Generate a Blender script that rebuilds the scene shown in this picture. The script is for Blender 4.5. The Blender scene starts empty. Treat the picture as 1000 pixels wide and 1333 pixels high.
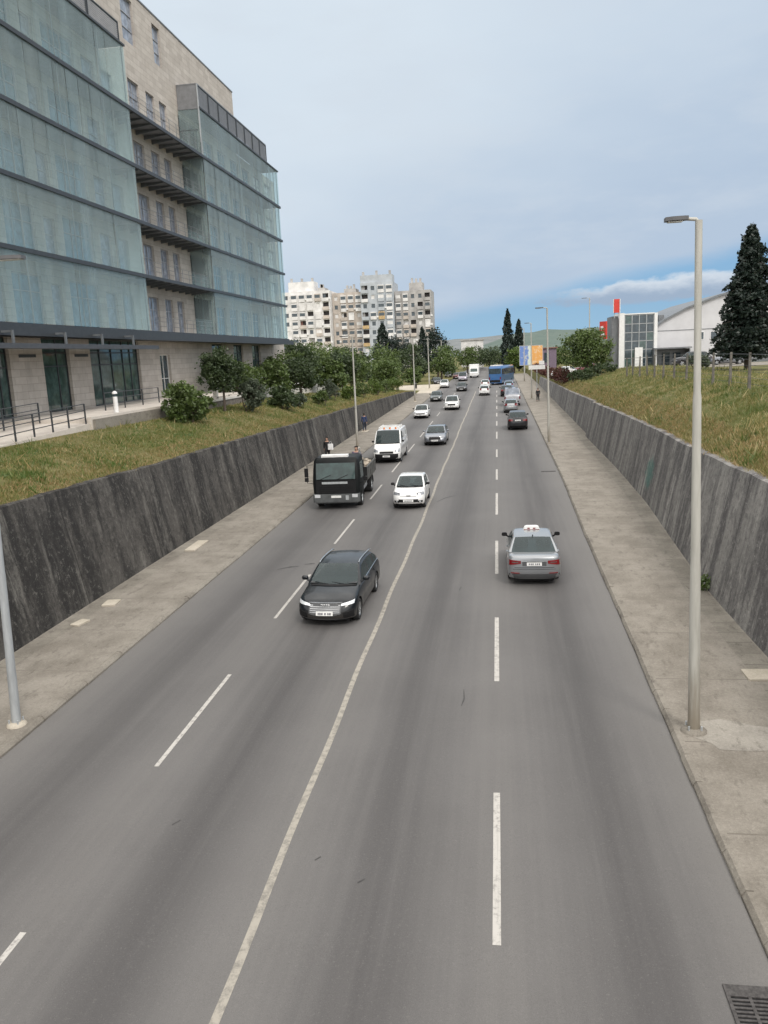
import bpy, math, random
import numpy as np
from mathutils import Vector, Matrix

RND = random.Random(11)
NP = np.random.default_rng(5)
scene = bpy.context.scene
COL = scene.collection
rad = math.radians


# ------------------------------------------------------------------ helpers
class MB:
    """collects polygons and links them as one mesh object"""
    def __init__(self):
        self.v, self.f, self.m = [], [], []

    def add(self, vs, fs, mi=0):
        o = len(self.v)
        self.v.extend([tuple(p) for p in vs])
        for q in fs:
            self.f.append(tuple(o + i for i in q))
            self.m.append(mi)

    def quad(self, a, b, c, d, mi=0):
        self.add([a, b, c, d], [(0, 1, 2, 3)], mi)

    def box(self, x0, x1, y0, y1, z0, z1, mi=0):
        vs = [(x0, y0, z0), (x1, y0, z0), (x1, y1, z0), (x0, y1, z0),
              (x0, y0, z1), (x1, y0, z1), (x1, y1, z1), (x0, y1, z1)]
        self.add(vs, [(0, 3, 2, 1), (4, 5, 6, 7), (0, 1, 5, 4), (1, 2, 6, 5), (2, 3, 7, 6), (3, 0, 4, 7)], mi)

    def obox(self, c, size, mat3=None, mi=0, bevel=0.0):
        """oriented box; bevel cuts the corners in plan"""
        sx, sy, sz = size[0] / 2, size[1] / 2, size[2] / 2
        if bevel:
            b = bevel
            pl = [(-sx + b, -sy), (sx - b, -sy), (sx, -sy + b), (sx, sy - b), (sx - b, sy), (-sx + b, sy), (-sx, sy - b), (-sx, -sy + b)]
        else:
            pl = [(-sx, -sy), (sx, -sy), (sx, sy), (-sx, sy)]
        n = len(pl)
        vs = [Vector((x, y, -sz)) for x, y in pl] + [Vector((x, y, sz)) for x, y in pl]
        if mat3 is not None:
            vs = [mat3 @ p for p in vs]
        c = Vector(c)
        fs = [tuple(range(n - 1, -1, -1)), tuple(range(n, 2 * n))]
        fs += [(i, (i + 1) % n, n + (i + 1) % n, n + i) for i in range(n)]
        self.add([p + c for p in vs], fs, mi)

    def tube(self, pts, rs, n=8, mi=0, caps=True):
        pts = [Vector(p) for p in pts]
        if not hasattr(rs, '__len__'):
            rs = [rs] * len(pts)
        rings = []
        for i, p in enumerate(pts):
            a = pts[max(i - 1, 0)]
            b = pts[min(i + 1, len(pts) - 1)]
            t = (b - a).normalized()
            up = Vector((0, 0, 1)) if abs(t.z) < .9 else Vector((0, 1, 0))
            u = t.cross(up).normalized()
            w = u.cross(t)
            rings.append([p + (u * math.cos(2 * math.pi * k / n) + w * math.sin(2 * math.pi * k / n)) * rs[i] for k in range(n)])
        vs = [q for r in rings for q in r]
        fs = []
        for i in range(len(pts) - 1):
            for k in range(n):
                fs.append((i * n + k, i * n + (k + 1) % n, (i + 1) * n + (k + 1) % n, (i + 1) * n + k))
        if caps:
            fs.append(tuple(range(n - 1, -1, -1)))
            fs.append(tuple((len(pts) - 1) * n + k for k in range(n)))
        self.add(vs, fs, mi)

    def lathe(self, prof, n=16, c=(0, 0, 0), axis='z', mi=0):
        vs, fs = [], []
        for r, h in prof:
            for k in range(n):
                a = 2 * math.pi * k / n
                p = (r * math.cos(a), r * math.sin(a), h)
                if axis == 'x':
                    p = (h, r * math.cos(a), r * math.sin(a))
                vs.append((p[0] + c[0], p[1] + c[1], p[2] + c[2]))
        for i in range(len(prof) - 1):
            for k in range(n):
                fs.append((i * n + k, i * n + (k + 1) % n, (i + 1) * n + (k + 1) % n, (i + 1) * n + k))
        self.add(vs, fs, mi)

    def grid(self, rows, mi=0, close=False):
        n = len(rows[0])
        vs = [p for r in rows for p in r]
        fs = []
        for i in range(len(rows) - 1):
            for k in range(n - 1):
                fs.append((i * n + k, i * n + k + 1, (i + 1) * n + k + 1, (i + 1) * n + k))
        self.add(vs, fs, mi)

    def build(self, name, mats, parent=None, smooth=None, loc=None):
        me = bpy.data.meshes.new(name)
        me.from_pydata(self.v, [], self.f)
        if not isinstance(mats, (list, tuple)):
            mats = [mats]
        for m in mats:
            me.materials.append(m)
        if len(mats) > 1:
            me.polygons.foreach_set('material_index', self.m)
        me.validate()
        if smooth is not None:
            me.polygons.foreach_set('use_smooth', [True] * len(me.polygons))
            me.set_sharp_from_angle(angle=rad(smooth))
        me.update()
        o = bpy.data.objects.new(name, me)
        COL.objects.link(o)
        if parent is not None:
            o.parent = parent
        if loc is not None:
            o.location = loc
        return o


def tag(o, label=None, cat=None, group=None, kind=None):
    if label:
        o['label'] = label
    if cat:
        o['category'] = cat
    if group:
        o['group'] = group
    if kind:
        o['kind'] = kind
    return o


def empty(name, loc, rz=0.0, label=None, cat=None, group=None):
    o = bpy.data.objects.new(name, None)
    COL.objects.link(o)
    o.location = loc
    o.rotation_euler = (0, 0, rz)
    o.empty_display_size = .3
    return tag(o, label, cat, group)


def copy_tree(o, parent=None):
    c = o.copy()
    COL.objects.link(c)
    c.parent = parent
    for ch in list(o.children):
        copy_tree(ch, c)
    return c


# ------------------------------------------------------------------ materials
def new_mat(name):
    m = bpy.data.materials.new(name)
    m.use_nodes = True
    nt = m.node_tree
    nt.nodes.clear()
    out = nt.nodes.new('ShaderNodeOutputMaterial')
    return m, nt, out


def N(nt, t, **kw):
    n = nt.nodes.new(t)
    for k, v in kw.items():
        if k.startswith('i_'):
            n.inputs[k[2:].replace('_', ' ')].default_value = v
        else:
            setattr(n, k, v)
    return n


def L(nt, a, b):
    nt.links.new(a, b)


def math_(nt, op, a, b=None, c=None, clamp=False):
    n = nt.nodes.new('ShaderNodeMath')
    n.operation = op
    n.use_clamp = clamp
    for i, x in enumerate((a, b, c)):
        if x is None:
            continue
        if isinstance(x, (int, float)):
            n.inputs[i].default_value = x
        else:
            nt.links.new(x, n.inputs[i])
    return n.outputs[0]


def mixc(nt, fac, a, b, blend='MIX'):
    n = nt.nodes.new('ShaderNodeMix')
    n.data_type = 'RGBA'
    n.blend_type = blend
    n.clamp_factor = True
    for s, x in ((n.inputs[0], fac), (n.inputs[6], a), (n.inputs[7], b)):
        if isinstance(x, (int, float)):
            s.default_value = x
        elif isinstance(x, (tuple, list)):
            s.default_value = (*x[:3], 1)
        else:
            nt.links.new(x, s)
    return n.outputs[2]


def noise(nt, vec, scale, detail=4, rough=.55, stretch=None):
    if stretch is not None:
        mp = N(nt, 'ShaderNodeMapping')
        mp.inputs['Scale'].default_value = stretch
        L(nt, vec, mp.inputs['Vector'])
        vec = mp.outputs[0]
    n = N(nt, 'ShaderNodeTexNoise')
    n.inputs['Scale'].default_value = scale
    n.inputs['Detail'].default_value = detail
    n.inputs['Roughness'].default_value = rough
    L(nt, vec, n.inputs['Vector'])
    return n.outputs[0]


def ramp(nt, x, lo, hi):
    n = N(nt, 'ShaderNodeMapRange', clamp=True)
    n.interpolation_type = 'SMOOTHSTEP'
    L(nt, x, n.inputs[0])
    n.inputs[1].default_value = lo
    n.inputs[2].default_value = hi
    return n.outputs[0]


def objco(nt):
    return N(nt, 'ShaderNodeTexCoord').outputs['Object']


def principled(nt, out, col, rough, metal=0., coat=0., spec=.5):
    b = N(nt, 'ShaderNodeBsdfPrincipled')
    if isinstance(col, (tuple, list)):
        b.inputs['Base Color'].default_value = (*col[:3], 1)
    else:
        L(nt, col, b.inputs['Base Color'])
    if isinstance(rough, (int, float)):
        b.inputs['Roughness'].default_value = rough
    else:
        L(nt, rough, b.inputs['Roughness'])
    b.inputs['Metallic'].default_value = metal
    b.inputs['Coat Weight'].default_value = coat
    b.inputs['Coat Roughness'].default_value = .06
    b.inputs['Specular IOR Level'].default_value = spec
    L(nt, b.outputs[0], out.inputs[0])
    return b


def bump(nt, b, h, strength=.3, dist=.02):
    n = N(nt, 'ShaderNodeBump')
    n.inputs['Strength'].default_value = strength
    n.inputs['Distance'].default_value = dist
    L(nt, h, n.inputs['Height'])
    L(nt, n.outputs[0], b.inputs['Normal'])


def mat(name, col, rough=.6, metal=0., var=.12, scale=3., coat=0., spec=.5, bmp=0., bscale=30., stretch=None):
    m, nt, out = new_mat(name)
    co = objco(nt)
    n = noise(nt, co, scale, 5, .6, stretch)
    lo = tuple(c * (1 - var) for c in col)
    hi = tuple(min(1, c * (1 + var)) for c in col)
    c = mixc(nt, ramp(nt, n, .3, .7), lo, hi)
    b = principled(nt, out, c, rough, metal, coat, spec)
    if bmp:
        bump(nt, b, noise(nt, co, bscale, 3), bmp)
    return m


def paint(name, col, metal=0.25, coat=1.0, spec=.5):
    m, nt, out = new_mat(name)
    co = objco(nt)
    n = noise(nt, co, 2.2, 4)
    c = mixc(nt, ramp(nt, n, .35, .75), col, tuple(.9 * c + .02 for c in col))
    # road dust on the lowest part of the body
    z = N(nt, 'ShaderNodeSeparateXYZ')
    L(nt, co, z.inputs[0])
    d = math_(nt, 'MULTIPLY', math_(nt, 'SUBTRACT', 1., ramp(nt, z.outputs[2], .2, .6)), .35)
    c = mixc(nt, d, c, (.16, .14, .12))
    principled(nt, out, c, .33, metal, coat, spec)
    return m


def glass_dark(name, col, rough=.04):
    m, nt, out = new_mat(name)
    co = objco(nt)
    n = noise(nt, co, 2.4, 3)
    c = mixc(nt, ramp(nt, n, .35, .7), col, tuple(1.7 * c for c in col))
    principled(nt, out, c, rough, 0, 0, .6)
    return m


M = {}
M['tyre'] = mat('tyre rubber', (.018, .018, .019), .85)
M['rim'] = mat('alloy', (.42, .43, .44), .3, .9)
M['steel_rim'] = mat('steel rim', (.16, .16, .165), .5, .6)
M['black'] = mat('black plastic', (.011, .011, .012), .6, spec=.25)
M['trim'] = mat('grey trim', (.07, .072, .075), .5)
M['chrome'] = mat('chrome', (.55, .56, .57), .22, .95)
def car_glass():
    m, nt, out = new_mat('car glass')
    tr = N(nt, 'ShaderNodeBsdfTransparent')
    tr.inputs[0].default_value = (.52, .60, .58, 1)
    b = N(nt, 'ShaderNodeBsdfPrincipled')
    b.inputs['Base Color'].default_value = (.04, .06, .064, 1)
    b.inputs['Roughness'].default_value = .04
    b.inputs['Specular IOR Level'].default_value = .6
    mx = N(nt, 'ShaderNodeMixShader')
    mx.inputs[0].default_value = .58
    L(nt, tr.outputs[0], mx.inputs[1])
    L(nt, b.outputs[0], mx.inputs[2])
    L(nt, mx.outputs[0], out.inputs[0])
    return m


M['carglass'] = car_glass()
M['seat'] = mat('seat fabric', (.11, .105, .10), .9)
M['dash'] = mat('dashboard plastic', (.05, .052, .055), .75)
M['lamp_clear'] = mat('clear lamp', (.27, .28, .30), .12, .3, var=.5, scale=14, coat=1)
M['lamp_bright'] = mat('bright lamp', (.72, .74, .76), .08, .3, coat=1)
M['lamp_red'] = mat('red lamp', (.17, .006, .008), .15, 0, coat=1)
M['lamp_amber'] = mat('amber lamp', (.75, .22, .03), .2, coat=1)
M['plate'] = mat('plate', (.74, .74, .72), .45, var=.05)
M['plate_mark'] = mat('plate marks', (.16, .16, .18), .5)
M['galv'] = mat('galvanised steel', (.40, .42, .43), .5, .25, var=.15, scale=2, stretch=(3, 3, .6))
def polemat():
    m, nt, out = new_mat('lamp post paint')
    co = objco(nt)
    z = N(nt, 'ShaderNodeSeparateXYZ')
    L(nt, co, z.inputs[0])
    n = noise(nt, co, 2, 5, .6, (5, 5, .6))
    c = mixc(nt, ramp(nt, n, .3, .7), (.36, .35, .315), (.44, .43, .39))
    k = math_(nt, 'ADD', z.outputs[2], math_(nt, 'MULTIPLY', n, 1.6))
    c = mixc(nt, math_(nt, 'MULTIPLY', math_(nt, 'SUBTRACT', 1., ramp(nt, k, .9, 2.6)), .75), c, (.19, .155, .11))
    principled(nt, out, c, .5, .05)
    return m


M['pole'] = polemat()
M['lamp_head'] = mat('lamp head', (.10, .10, .105), .5)
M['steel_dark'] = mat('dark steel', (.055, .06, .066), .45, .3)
M['steel_mid'] = mat('grey steel', (.17, .18, .19), .45, .3)
M['white_paint'] = mat('white paint', (.74, .74, .73), .55, var=.06)
M['white_stone'] = mat('white stone', (.66, .63, .58), .75, var=.1, scale=2)
M['bark'] = mat('bark', (.09, .07, .055), .9, bmp=.5)
M['red_paint'] = mat('red paint', (.58, .045, .03), .45)
M['sign_red'] = mat('faded red lettering', (.20, .05, .05), .6)
M['window_glass'] = glass_dark('window glass', (.035, .05, .06))
M['window_frame'] = mat('window frame', (.32, .33, .36), .5)
M['door_glass'] = glass_dark('shopfront glass', (.045, .075, .07))
M['curtain_glass'] = glass_dark('curtained glass', (.085, .165, .215), .08)
M['blue_glass'] = glass_dark('pale curtained glass', (.21, .235, .28), .06)
M['skin'] = mat('skin', (.42, .25, .18), .6)
M['hair'] = mat('hair', (.02, .016, .013), .7)


def asphalt():
    m, nt, out = new_mat('asphalt')
    co = objco(nt)
    sp = N(nt, 'ShaderNodeSeparateXYZ')
    L(nt, co, sp.inputs[0])
    x = sp.outputs[0]
    wob = math_(nt, 'MULTIPLY', math_(nt, 'SUBTRACT', noise(nt, co, 1, 3, .5, (.02, .05, 1)), .5), .9)
    xw = math_(nt, 'ADD', x, wob)

    def gauss(c, w):
        t = math_(nt, 'DIVIDE', math_(nt, 'SUBTRACT', xw, c), w)
        return math_(nt, 'POWER', 2.718, math_(nt, 'MULTIPLY', math_(nt, 'MULTIPLY', t, t), -1.))
    s = None
    for c, w, a in ((1.75, .72, 1.), (-1.95, .72, .95), (-5.35, .72, 1.), (-8.7, .75, .75)):
        g = math_(nt, 'MULTIPLY', gauss(c, w), a)
        s = g if s is None else math_(nt, 'ADD', s, g)
    lt = None
    for c, w, a in ((3.45, .55, .9), (-.15, .5, .35), (-3.7, .55, .45), (-10.6, .7, .8), (-7.05, .5, .3)):
        g = math_(nt, 'MULTIPLY', gauss(c, w), a)
        lt = g if lt is None else math_(nt, 'ADD', lt, g)
    streak = noise(nt, co, 1, 5, .6, (1.6, .045, 1))
    streak2 = noise(nt, co, 1, 4, .6, (5., .09, 1))
    big = noise(nt, co, .25, 4, .6)
    fine = noise(nt, co, 90, 2, .6)
    mid = noise(nt, co, 14, 8, .85)
    base = mixc(nt, ramp(nt, big, .3, .7), (.112, .1075, .1055), (.132, .127, .1245))
    base = mixc(nt, math_(nt, 'MULTIPLY', ramp(nt, streak2, .35, .7), .4), base, (.15, .144, .139))
    dk = math_(nt, 'MULTIPLY', math_(nt, 'MULTIPLY', s, ramp(nt, streak, .1, .6)), .72)
    base = mixc(nt, dk, base, (.058, .055, .0555))
    base = mixc(nt, math_(nt, 'MULTIPLY', lt, .55), base, (.176, .168, .158))
    base = mixc(nt, math_(nt, 'MULTIPLY', ramp(nt, mid, .56, .68), .4), base, (.085, .08, .076))
    base = mixc(nt, math_(nt, 'MULTIPLY', ramp(nt, mid, .45, .34), .35), base, (.175, .167, .155))
    spk = noise(nt, co, 38, 3, .7)
    base = mixc(nt, math_(nt, 'MULTIPLY', ramp(nt, spk, .60, .70), .35), base, (.21, .20, .19))
    base = mixc(nt, math_(nt, 'MULTIPLY', ramp(nt, spk, .40, .30), .35), base, (.05, .048, .046))
    f = math_(nt, 'ADD', .66, math_(nt, 'MULTIPLY', fine, .68))
    v = N(nt, 'ShaderNodeVectorMath', operation='SCALE')
    L(nt, base, v.inputs[0])
    L(nt, f, v.inputs['Scale'])
    b = principled(nt, out, v.outputs[0], .72, spec=.35)
    bump(nt, b, noise(nt, co, 130, 2), .35, .006)
    return m


def concrete(name, lo, hi, dark=(.06, .055, .05), patches=.5, slabs=False, pitch=3.1):
    m, nt, out = new_mat(name)
    co = objco(nt)
    a = noise(nt, co, .8, 6, .65)
    c = mixc(nt, ramp(nt, a, .3, .7), lo, hi)
    p = noise(nt, co, 3.2, 6, .7, (1.3, .5, 1))
    c = mixc(nt, math_(nt, 'MULTIPLY', ramp(nt, p, .52, .72), patches), c, dark)
    f = noise(nt, co, 45, 3, .7)
    c = mixc(nt, .35, c, f, 'SOFT_LIGHT')
    fn = noise(nt, co, 16, 8, .85)
    c = mixc(nt, .75, c, fn, 'SOFT_LIGHT')
    c = mixc(nt, math_(nt, 'MULTIPLY', ramp(nt, fn, .56, .66), .45), c, tuple(1.25 * k for k in hi))
    if slabs:
        br = N(nt, 'ShaderNodeSeparateXYZ')
        L(nt, co, br.inputs[0])
        fr = math_(nt, 'FRACT', math_(nt, 'DIVIDE', br.outputs[1], pitch))
        j = math_(nt, 'LESS_THAN', fr, .04 / pitch)
        j2 = math_(nt, 'MULTIPLY', j, ramp(nt, a, .35, .55))
        c = mixc(nt, math_(nt, 'MULTIPLY', j2, .55), c, dark)
    b = principled(nt, out, c, .85, spec=.3)
    bump(nt, b, f, .5, .02)
    return m


def wall_concrete(name, base, light, dark, streak_mix, graffiti=False, f1=.7, f2=1.5):
    m, nt, out = new_mat(name)
    co = objco(nt)
    sp = N(nt, 'ShaderNodeSeparateXYZ')
    L(nt, co, sp.inputs[0])
    # stains run down the face: long in z, of uneven width along y
    warp = N(nt, 'ShaderNodeVectorMath', operation='ADD')
    wn = N(nt, 'ShaderNodeTexNoise')
    wn.inputs['Scale'].default_value = .9
    wn.inputs['Detail'].default_value = 4
    L(nt, co, wn.inputs['Vector'])
    L(nt, co, warp.inputs[0])
    wsc = N(nt, 'ShaderNodeVectorMath', operation='SCALE')
    L(nt, wn.outputs[1], wsc.inputs[0])
    wsc.inputs['Scale'].default_value = .3
    L(nt, wsc.outputs[0], warp.inputs[1])
    wc = warp.outputs[0]
    s1 = noise(nt, wc, 1, 6, .7, (.1, f1, .13))
    s2 = noise(nt, wc, 1, 6, .75, (.2, f2, .17))
    blot = noise(nt, co, 1.3, 8, .78)
    grain = noise(nt, co, 5.5, 10, .88)
    c = mixc(nt, ramp(nt, s1, .42, .58), dark, base)
    c = mixc(nt, math_(nt, 'MULTIPLY', ramp(nt, s2, .52, .66), streak_mix), c, light)
    c = mixc(nt, math_(nt, 'MULTIPLY', ramp(nt, s2, .46, .33), .7), c, dark)
    c = mixc(nt, math_(nt, 'MULTIPLY', ramp(nt, blot, .5, .62), .6), c, dark)
    c = mixc(nt, math_(nt, 'MULTIPLY', ramp(nt, grain, .53, .63), .75), c, light)
    c = mixc(nt, math_(nt, 'MULTIPLY', ramp(nt, grain, .48, .38), .75), c, tuple(.55 * k for k in dark))
    sp2 = grain
    fr = math_(nt, 'FRACT', math_(nt, 'DIVIDE', sp.outputs[1], 6.05))
    j = math_(nt, 'LESS_THAN', fr, .010)
    c = mixc(nt, math_(nt, 'MULTIPLY', j, .55), c, tuple(.5 * k for k in dark))
    if graffiti:
        # one sprayed teal patch with its own outline
        dy = math_(nt, 'DIVIDE', math_(nt, 'SUBTRACT', sp.outputs[1], 40.6), 1.25)
        dz = math_(nt, 'DIVIDE', math_(nt, 'SUBTRACT', sp.outputs[2], 1.95), .95)
        rr = math_(nt, 'ADD', math_(nt, 'MULTIPLY', dy, dy), math_(nt, 'MULTIPLY', dz, dz))
        rr = math_(nt, 'ADD', rr, math_(nt, 'MULTIPLY', noise(nt, co, 3.2, 6, .8), 2.6))
        c = mixc(nt, math_(nt, 'MULTIPLY', math_(nt, 'SUBTRACT', 1., ramp(nt, rr, 1.5, 2.2)), .55), c, (.05, .17, .145))
    b = principled(nt, out, c, .9, spec=.25)
    h = math_(nt, 'ADD', blot, math_(nt, 'MULTIPLY', sp2, .6))
    bump(nt, b, h, .8, .06)
    return m


def soil(name):
    m, nt, out = new_mat(name)
    co = objco(nt)
    a = noise(nt, co, .35, 6, .65)
    g = noise(nt, co, 7, 5, .7)
    c = mixc(nt, ramp(nt, a, .35, .65), (.10, .105, .03), (.19, .16, .075))
    c = mixc(nt, math_(nt, 'MULTIPLY', ramp(nt, g, .4, .7), .6), c, (.075, .085, .03))
    b = principled(nt, out, c, .95, spec=.2)
    bump(nt, b, g, .7, .08)
    return m


def leafmat(name, a, b, c, straw=None, trans=.25, sc=1.2):
    """leaf colours vary per leaf and from clump to clump"""
    m, nt, out = new_mat(name)
    geo = N(nt, 'ShaderNodeNewGeometry')
    co = objco(nt)
    r = geo.outputs['Random Per Island']
    col = mixc(nt, r, a, b)
    col = mixc(nt, math_(nt, 'MULTIPLY', ramp(nt, noise(nt, co, sc, 3), .42, .62), .8), col, c)
    if straw:
        k = math_(nt, 'ADD', math_(nt, 'MULTIPLY', noise(nt, co, .33, 5, .65), .8), math_(nt, 'MULTIPLY', r, .35))
        col = mixc(nt, ramp(nt, k, .57, .74), col, straw)
    d = N(nt, 'ShaderNodeBsdfDiffuse')
    L(nt, col, d.inputs[0])
    t = N(nt, 'ShaderNodeBsdfTranslucent')
    L(nt, col, t.inputs[0])
    mx = N(nt, 'ShaderNodeMixShader')
    mx.inputs[0].default_value = trans
    L(nt, d.outputs[0], mx.inputs[1])
    L(nt, t.outputs[0], mx.inputs[2])
    g = N(nt, 'ShaderNodeBsdfGlossy')
    g.inputs['Roughness'].default_value = .45
    mx2 = N(nt, 'ShaderNodeMixShader')
    mx2.inputs[0].default_value = .04
    L(nt, mx.outputs[0], mx2.inputs[1])
    L(nt, g.outputs[0], mx2.inputs[2])
    L(nt, mx2.outputs[0], out.inputs[0])
    return m


M['asphalt'] = asphalt()
M['pavement'] = concrete('pavement', (.185, .166, .14), (.27, .246, .212), (.10, .088, .072), .6, True)
M['kerb'] = concrete('kerb stone', (.18, .162, .137), (.27, .247, .212), (.08, .07, .06), .6)
M['slab'] = concrete('pale concrete', (.40, .36, .29), (.50, .45, .375), (.3, .27, .22), .3)
M['terrace'] = concrete('terrace paving', (.52, .47, .42), (.62, .57, .51), (.4, .36, .32), .2)
M['wall_left'] = wall_concrete('dark stained concrete', (.088, .082, .075), (.20, .19, .172), (.031, .0295, .0285), .6, False, .7, 1.3)
M['wall_right'] = wall_concrete('grey stained concrete', (.235, .227, .215), (.38, .365, .345), (.105, .10, .10), .65, True, .9, 2.2)
M['soil'] = soil('dry soil and turf')
M['grass'] = leafmat('grass', (.075, .135, .022), (.13, .20, .045), (.20, .20, .06), (.40, .31, .14), .35, .8)
M['grass_r'] = leafmat('dry grass', (.085, .130, .026), (.14, .19, .05), (.21, .195, .065), (.42, .34, .16), .35, .8)
M['straw'] = leafmat('straw', (.28, .20, .09), (.42, .31, .15), (.24, .21, .08), None, .3, .8)
M['leaf_mid'] = leafmat('olive green leaves', (.062, .102, .026), (.125, .175, .046), (.095, .13, .047))
M['leaf_dark'] = leafmat('dark leaves', (.042, .066, .027), (.076, .108, .042), (.052, .077, .036))
M['leaf_grey'] = leafmat('grey green leaves', (.07, .092, .06), (.12, .145, .098), (.09, .113, .072))
M['leaf_fresh'] = leafmat('fresh leaves', (.07, .115, .02), (.13, .18, .04), (.09, .14, .03))
M['leaf_conifer'] = leafmat('conifer needles', (.012, .022, .018), (.03, .046, .034), (.018, .03, .024), None, .1)
M['leaf_red'] = leafmat('red shrub leaves', (.085, .022, .022), (.16, .05, .045), (.05, .05, .02))


def marking_mat():
    m, nt, out = new_mat('road paint')
    co = objco(nt)
    n = noise(nt, co, 9, 6, .75)
    st = noise(nt, co, 1, 4, .6, (25, .6, 1))
    w = math_(nt, 'MULTIPLY', ramp(nt, n, .48, .66), .75)
    c = mixc(nt, w, (.46, .44, .41), (.19, .18, .168))
    c = mixc(nt, math_(nt, 'MULTIPLY', ramp(nt, st, .5, .7), .4), c, (.27, .26, .24))
    principled(nt, out, c, .7)
    return m


M['marking'] = marking_mat()
_m, _nt, _o = new_mat('yellowed road paint')
_co = objco(_nt)
_c = mixc(_nt, math_(_nt, 'MULTIPLY', ramp(_nt, noise(_nt, _co, 6, 6, .75), .42, .66), .85), (.33, .305, .262), (.165, .155, .138))
principled(_nt, _o, _c, .75)
M['marking_old'] = _m


# ------------------------------------------------------------------ terrain profiles
S = .0122


def zr(y):
    if y < 150:
        return S * y
    t = min((y - 150) / 80., 1.)
    return S * 150 + S * 80 * (t - t * t / 2)


def ip(y, pts):
    return float(np.interp(y, [p[0] for p in pts], [p[1] for p in pts]))


def kl(y): return -10.6
def kr(y): return ip(y, [(12, 3.43), (25, 3.5), (34, 3.54), (48, 3.72), (90, 3.78)])
def wlb(y): return ip(y, [(20, -13.8), (40, -13.7), (60, -13.6), (135, -13.6)])
def wrb(y): return ip(y, [(16, 6.62), (25, 6.48), (31, 6.7), (40, 7.1), (51, 7.22), (68, 7.14), (68.4, 7.42), (150, 7.4)])
def wlt(y): return ip(y, [(5, 4.38), (21, 4.32), (25.6, 4.26), (33, 4.1), (41.7, 4.0), (59, 3.72), (78.6, 3.42), (100, 3.1), (124, 2.68), (135, 2.2)])
def wrt(y): return ip(y, [(5, 4.45), (24, 4.34), (27, 4.27), (33, 4.12), (41, 4.02), (54, 3.88), (72, 3.7), (91, 3.52), (115, 3.45), (150, 3.3)])
def zl20(y): return ip(y, [(10, 5.25), (37, 5.32), (60, 5.2), (80, 4.75), (100, 4.1), (130, 2.9), (160, 2.2), (230, 2.3)])
def zl40(y): return ip(y, [(10, 5.3), (70, 5.3), (100, 4.9), (140, 3.6), (200, 2.6), (300, 2.4)])
def zr12(y): return ip(y, [(10, 5.75), (45, 5.82), (65, 5.65), (90, 5.0), (110, 4.6), (150, 3.6), (210, 2.5)])
def zr16(y): return ip(y, [(10, 5.9), (70, 5.85), (115, 5.3), (160, 4.4), (230, 2.8), (300, 2.5)])


def ground_left(x, y):
    """verge height left of the wall"""
    xt = wlb(y) - .2 * (wlt(y) - zr(y)) - .3
    return float(np.interp(x, [-40, -20, -17.2, xt], [zl40(y), zl20(y), .55 * zl20(y) + .45 * wlt(y) + .12, wlt(y) - .02]))


def ground_right(x, y):
    xt = wrb(y) + .2 * (wrt(y) - zr(y)) + .3
    return float(np.interp(x, [xt, 9.6, 12.4, 17.], [wrt(y) - .02, .5 * (wrt(y) + zr12(y)) + .2, zr12(y), zr16(y)]))


def build_ground():
    ys = list(np.arange(-30, 240, 2.)) + [260, 300, 400, 600, 1000, 2000, 4000, 7000]
    rows = []
    for y in ys:
        xl = wlb(y) - .2 * (wlt(y) - zr(y)) - .3
        xr = wrb(y) + .2 * (wrt(y) - zr(y)) + .3
        row = []
        for x in (-6000, -800, -200, -90, -55, -40, -30, -24, -22, -20, -18.5, -17.2, -16, xl):
            if y > 137 and x > -25:
                z = min(ground_left(x, y), ip(y, [(137, ground_left(x, 137)), (150, zr(y) - .02)]))
                row.append((x, y, z - .01))
            else:
                row.append((x, y, ground_left(max(x, -40), y)))
        zb = zr(y) - .12
        row.append((wlb(y) - .12, y, zb if y < 136 else zr(y) - .05))
        row.append((-5, y, zb))
        row.append((wrb(y) + .12, y, zb))
        for x in (xr, 8.8, 9.6, 10.6, 12.4, 14, 17, 25, 45, 90, 200, 800, 6000):
            row.append((x, y, ground_right(min(x, 17), y)))
        rows.append(row)
    mb = MB()
    mb.grid(rows)
    return tag(mb.build('ground', M['soil'], smooth=40), kind='structure')


build_ground()


def strip(name, f0, f1, y0, y1, dz, m, step=2., lift0=None):
    mb = MB()
    rows = []
    n = max(2, int((y1 - y0) / step) + 1)
    for y in np.linspace(y0, y1, n):
        y = float(y)
        rows.append([(f0(y), y, zr(y) + dz), (f1(y), y, zr(y) + dz)])
    mb.grid(rows)
    return tag(mb.build(name, m), kind='structure')


strip('road', kl, kr, -30, 330, 0, M['asphalt'])
# pavements with kerbs
KW = .17


def pavement(name, f0, f1, y0, y1):
    mb = MB()
    rows = []
    for y in np.arange(y0, y1 + .1, 2.):
        y = float(y)
        rows.append([(f0(y), y, zr(y) + .12), (f1(y), y, zr(y) + .12)])
    mb.grid(rows)
    return tag(mb.build(name, M['pavement']), kind='structure')


pavement('pavement', lambda y: wlb(y) - .05, lambda y: kl(y) - KW, -30, 150)
pavement('pavement', lambda y: kr(y) + KW, lambda y: wrb(y) + .05, -30, 210)


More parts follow.
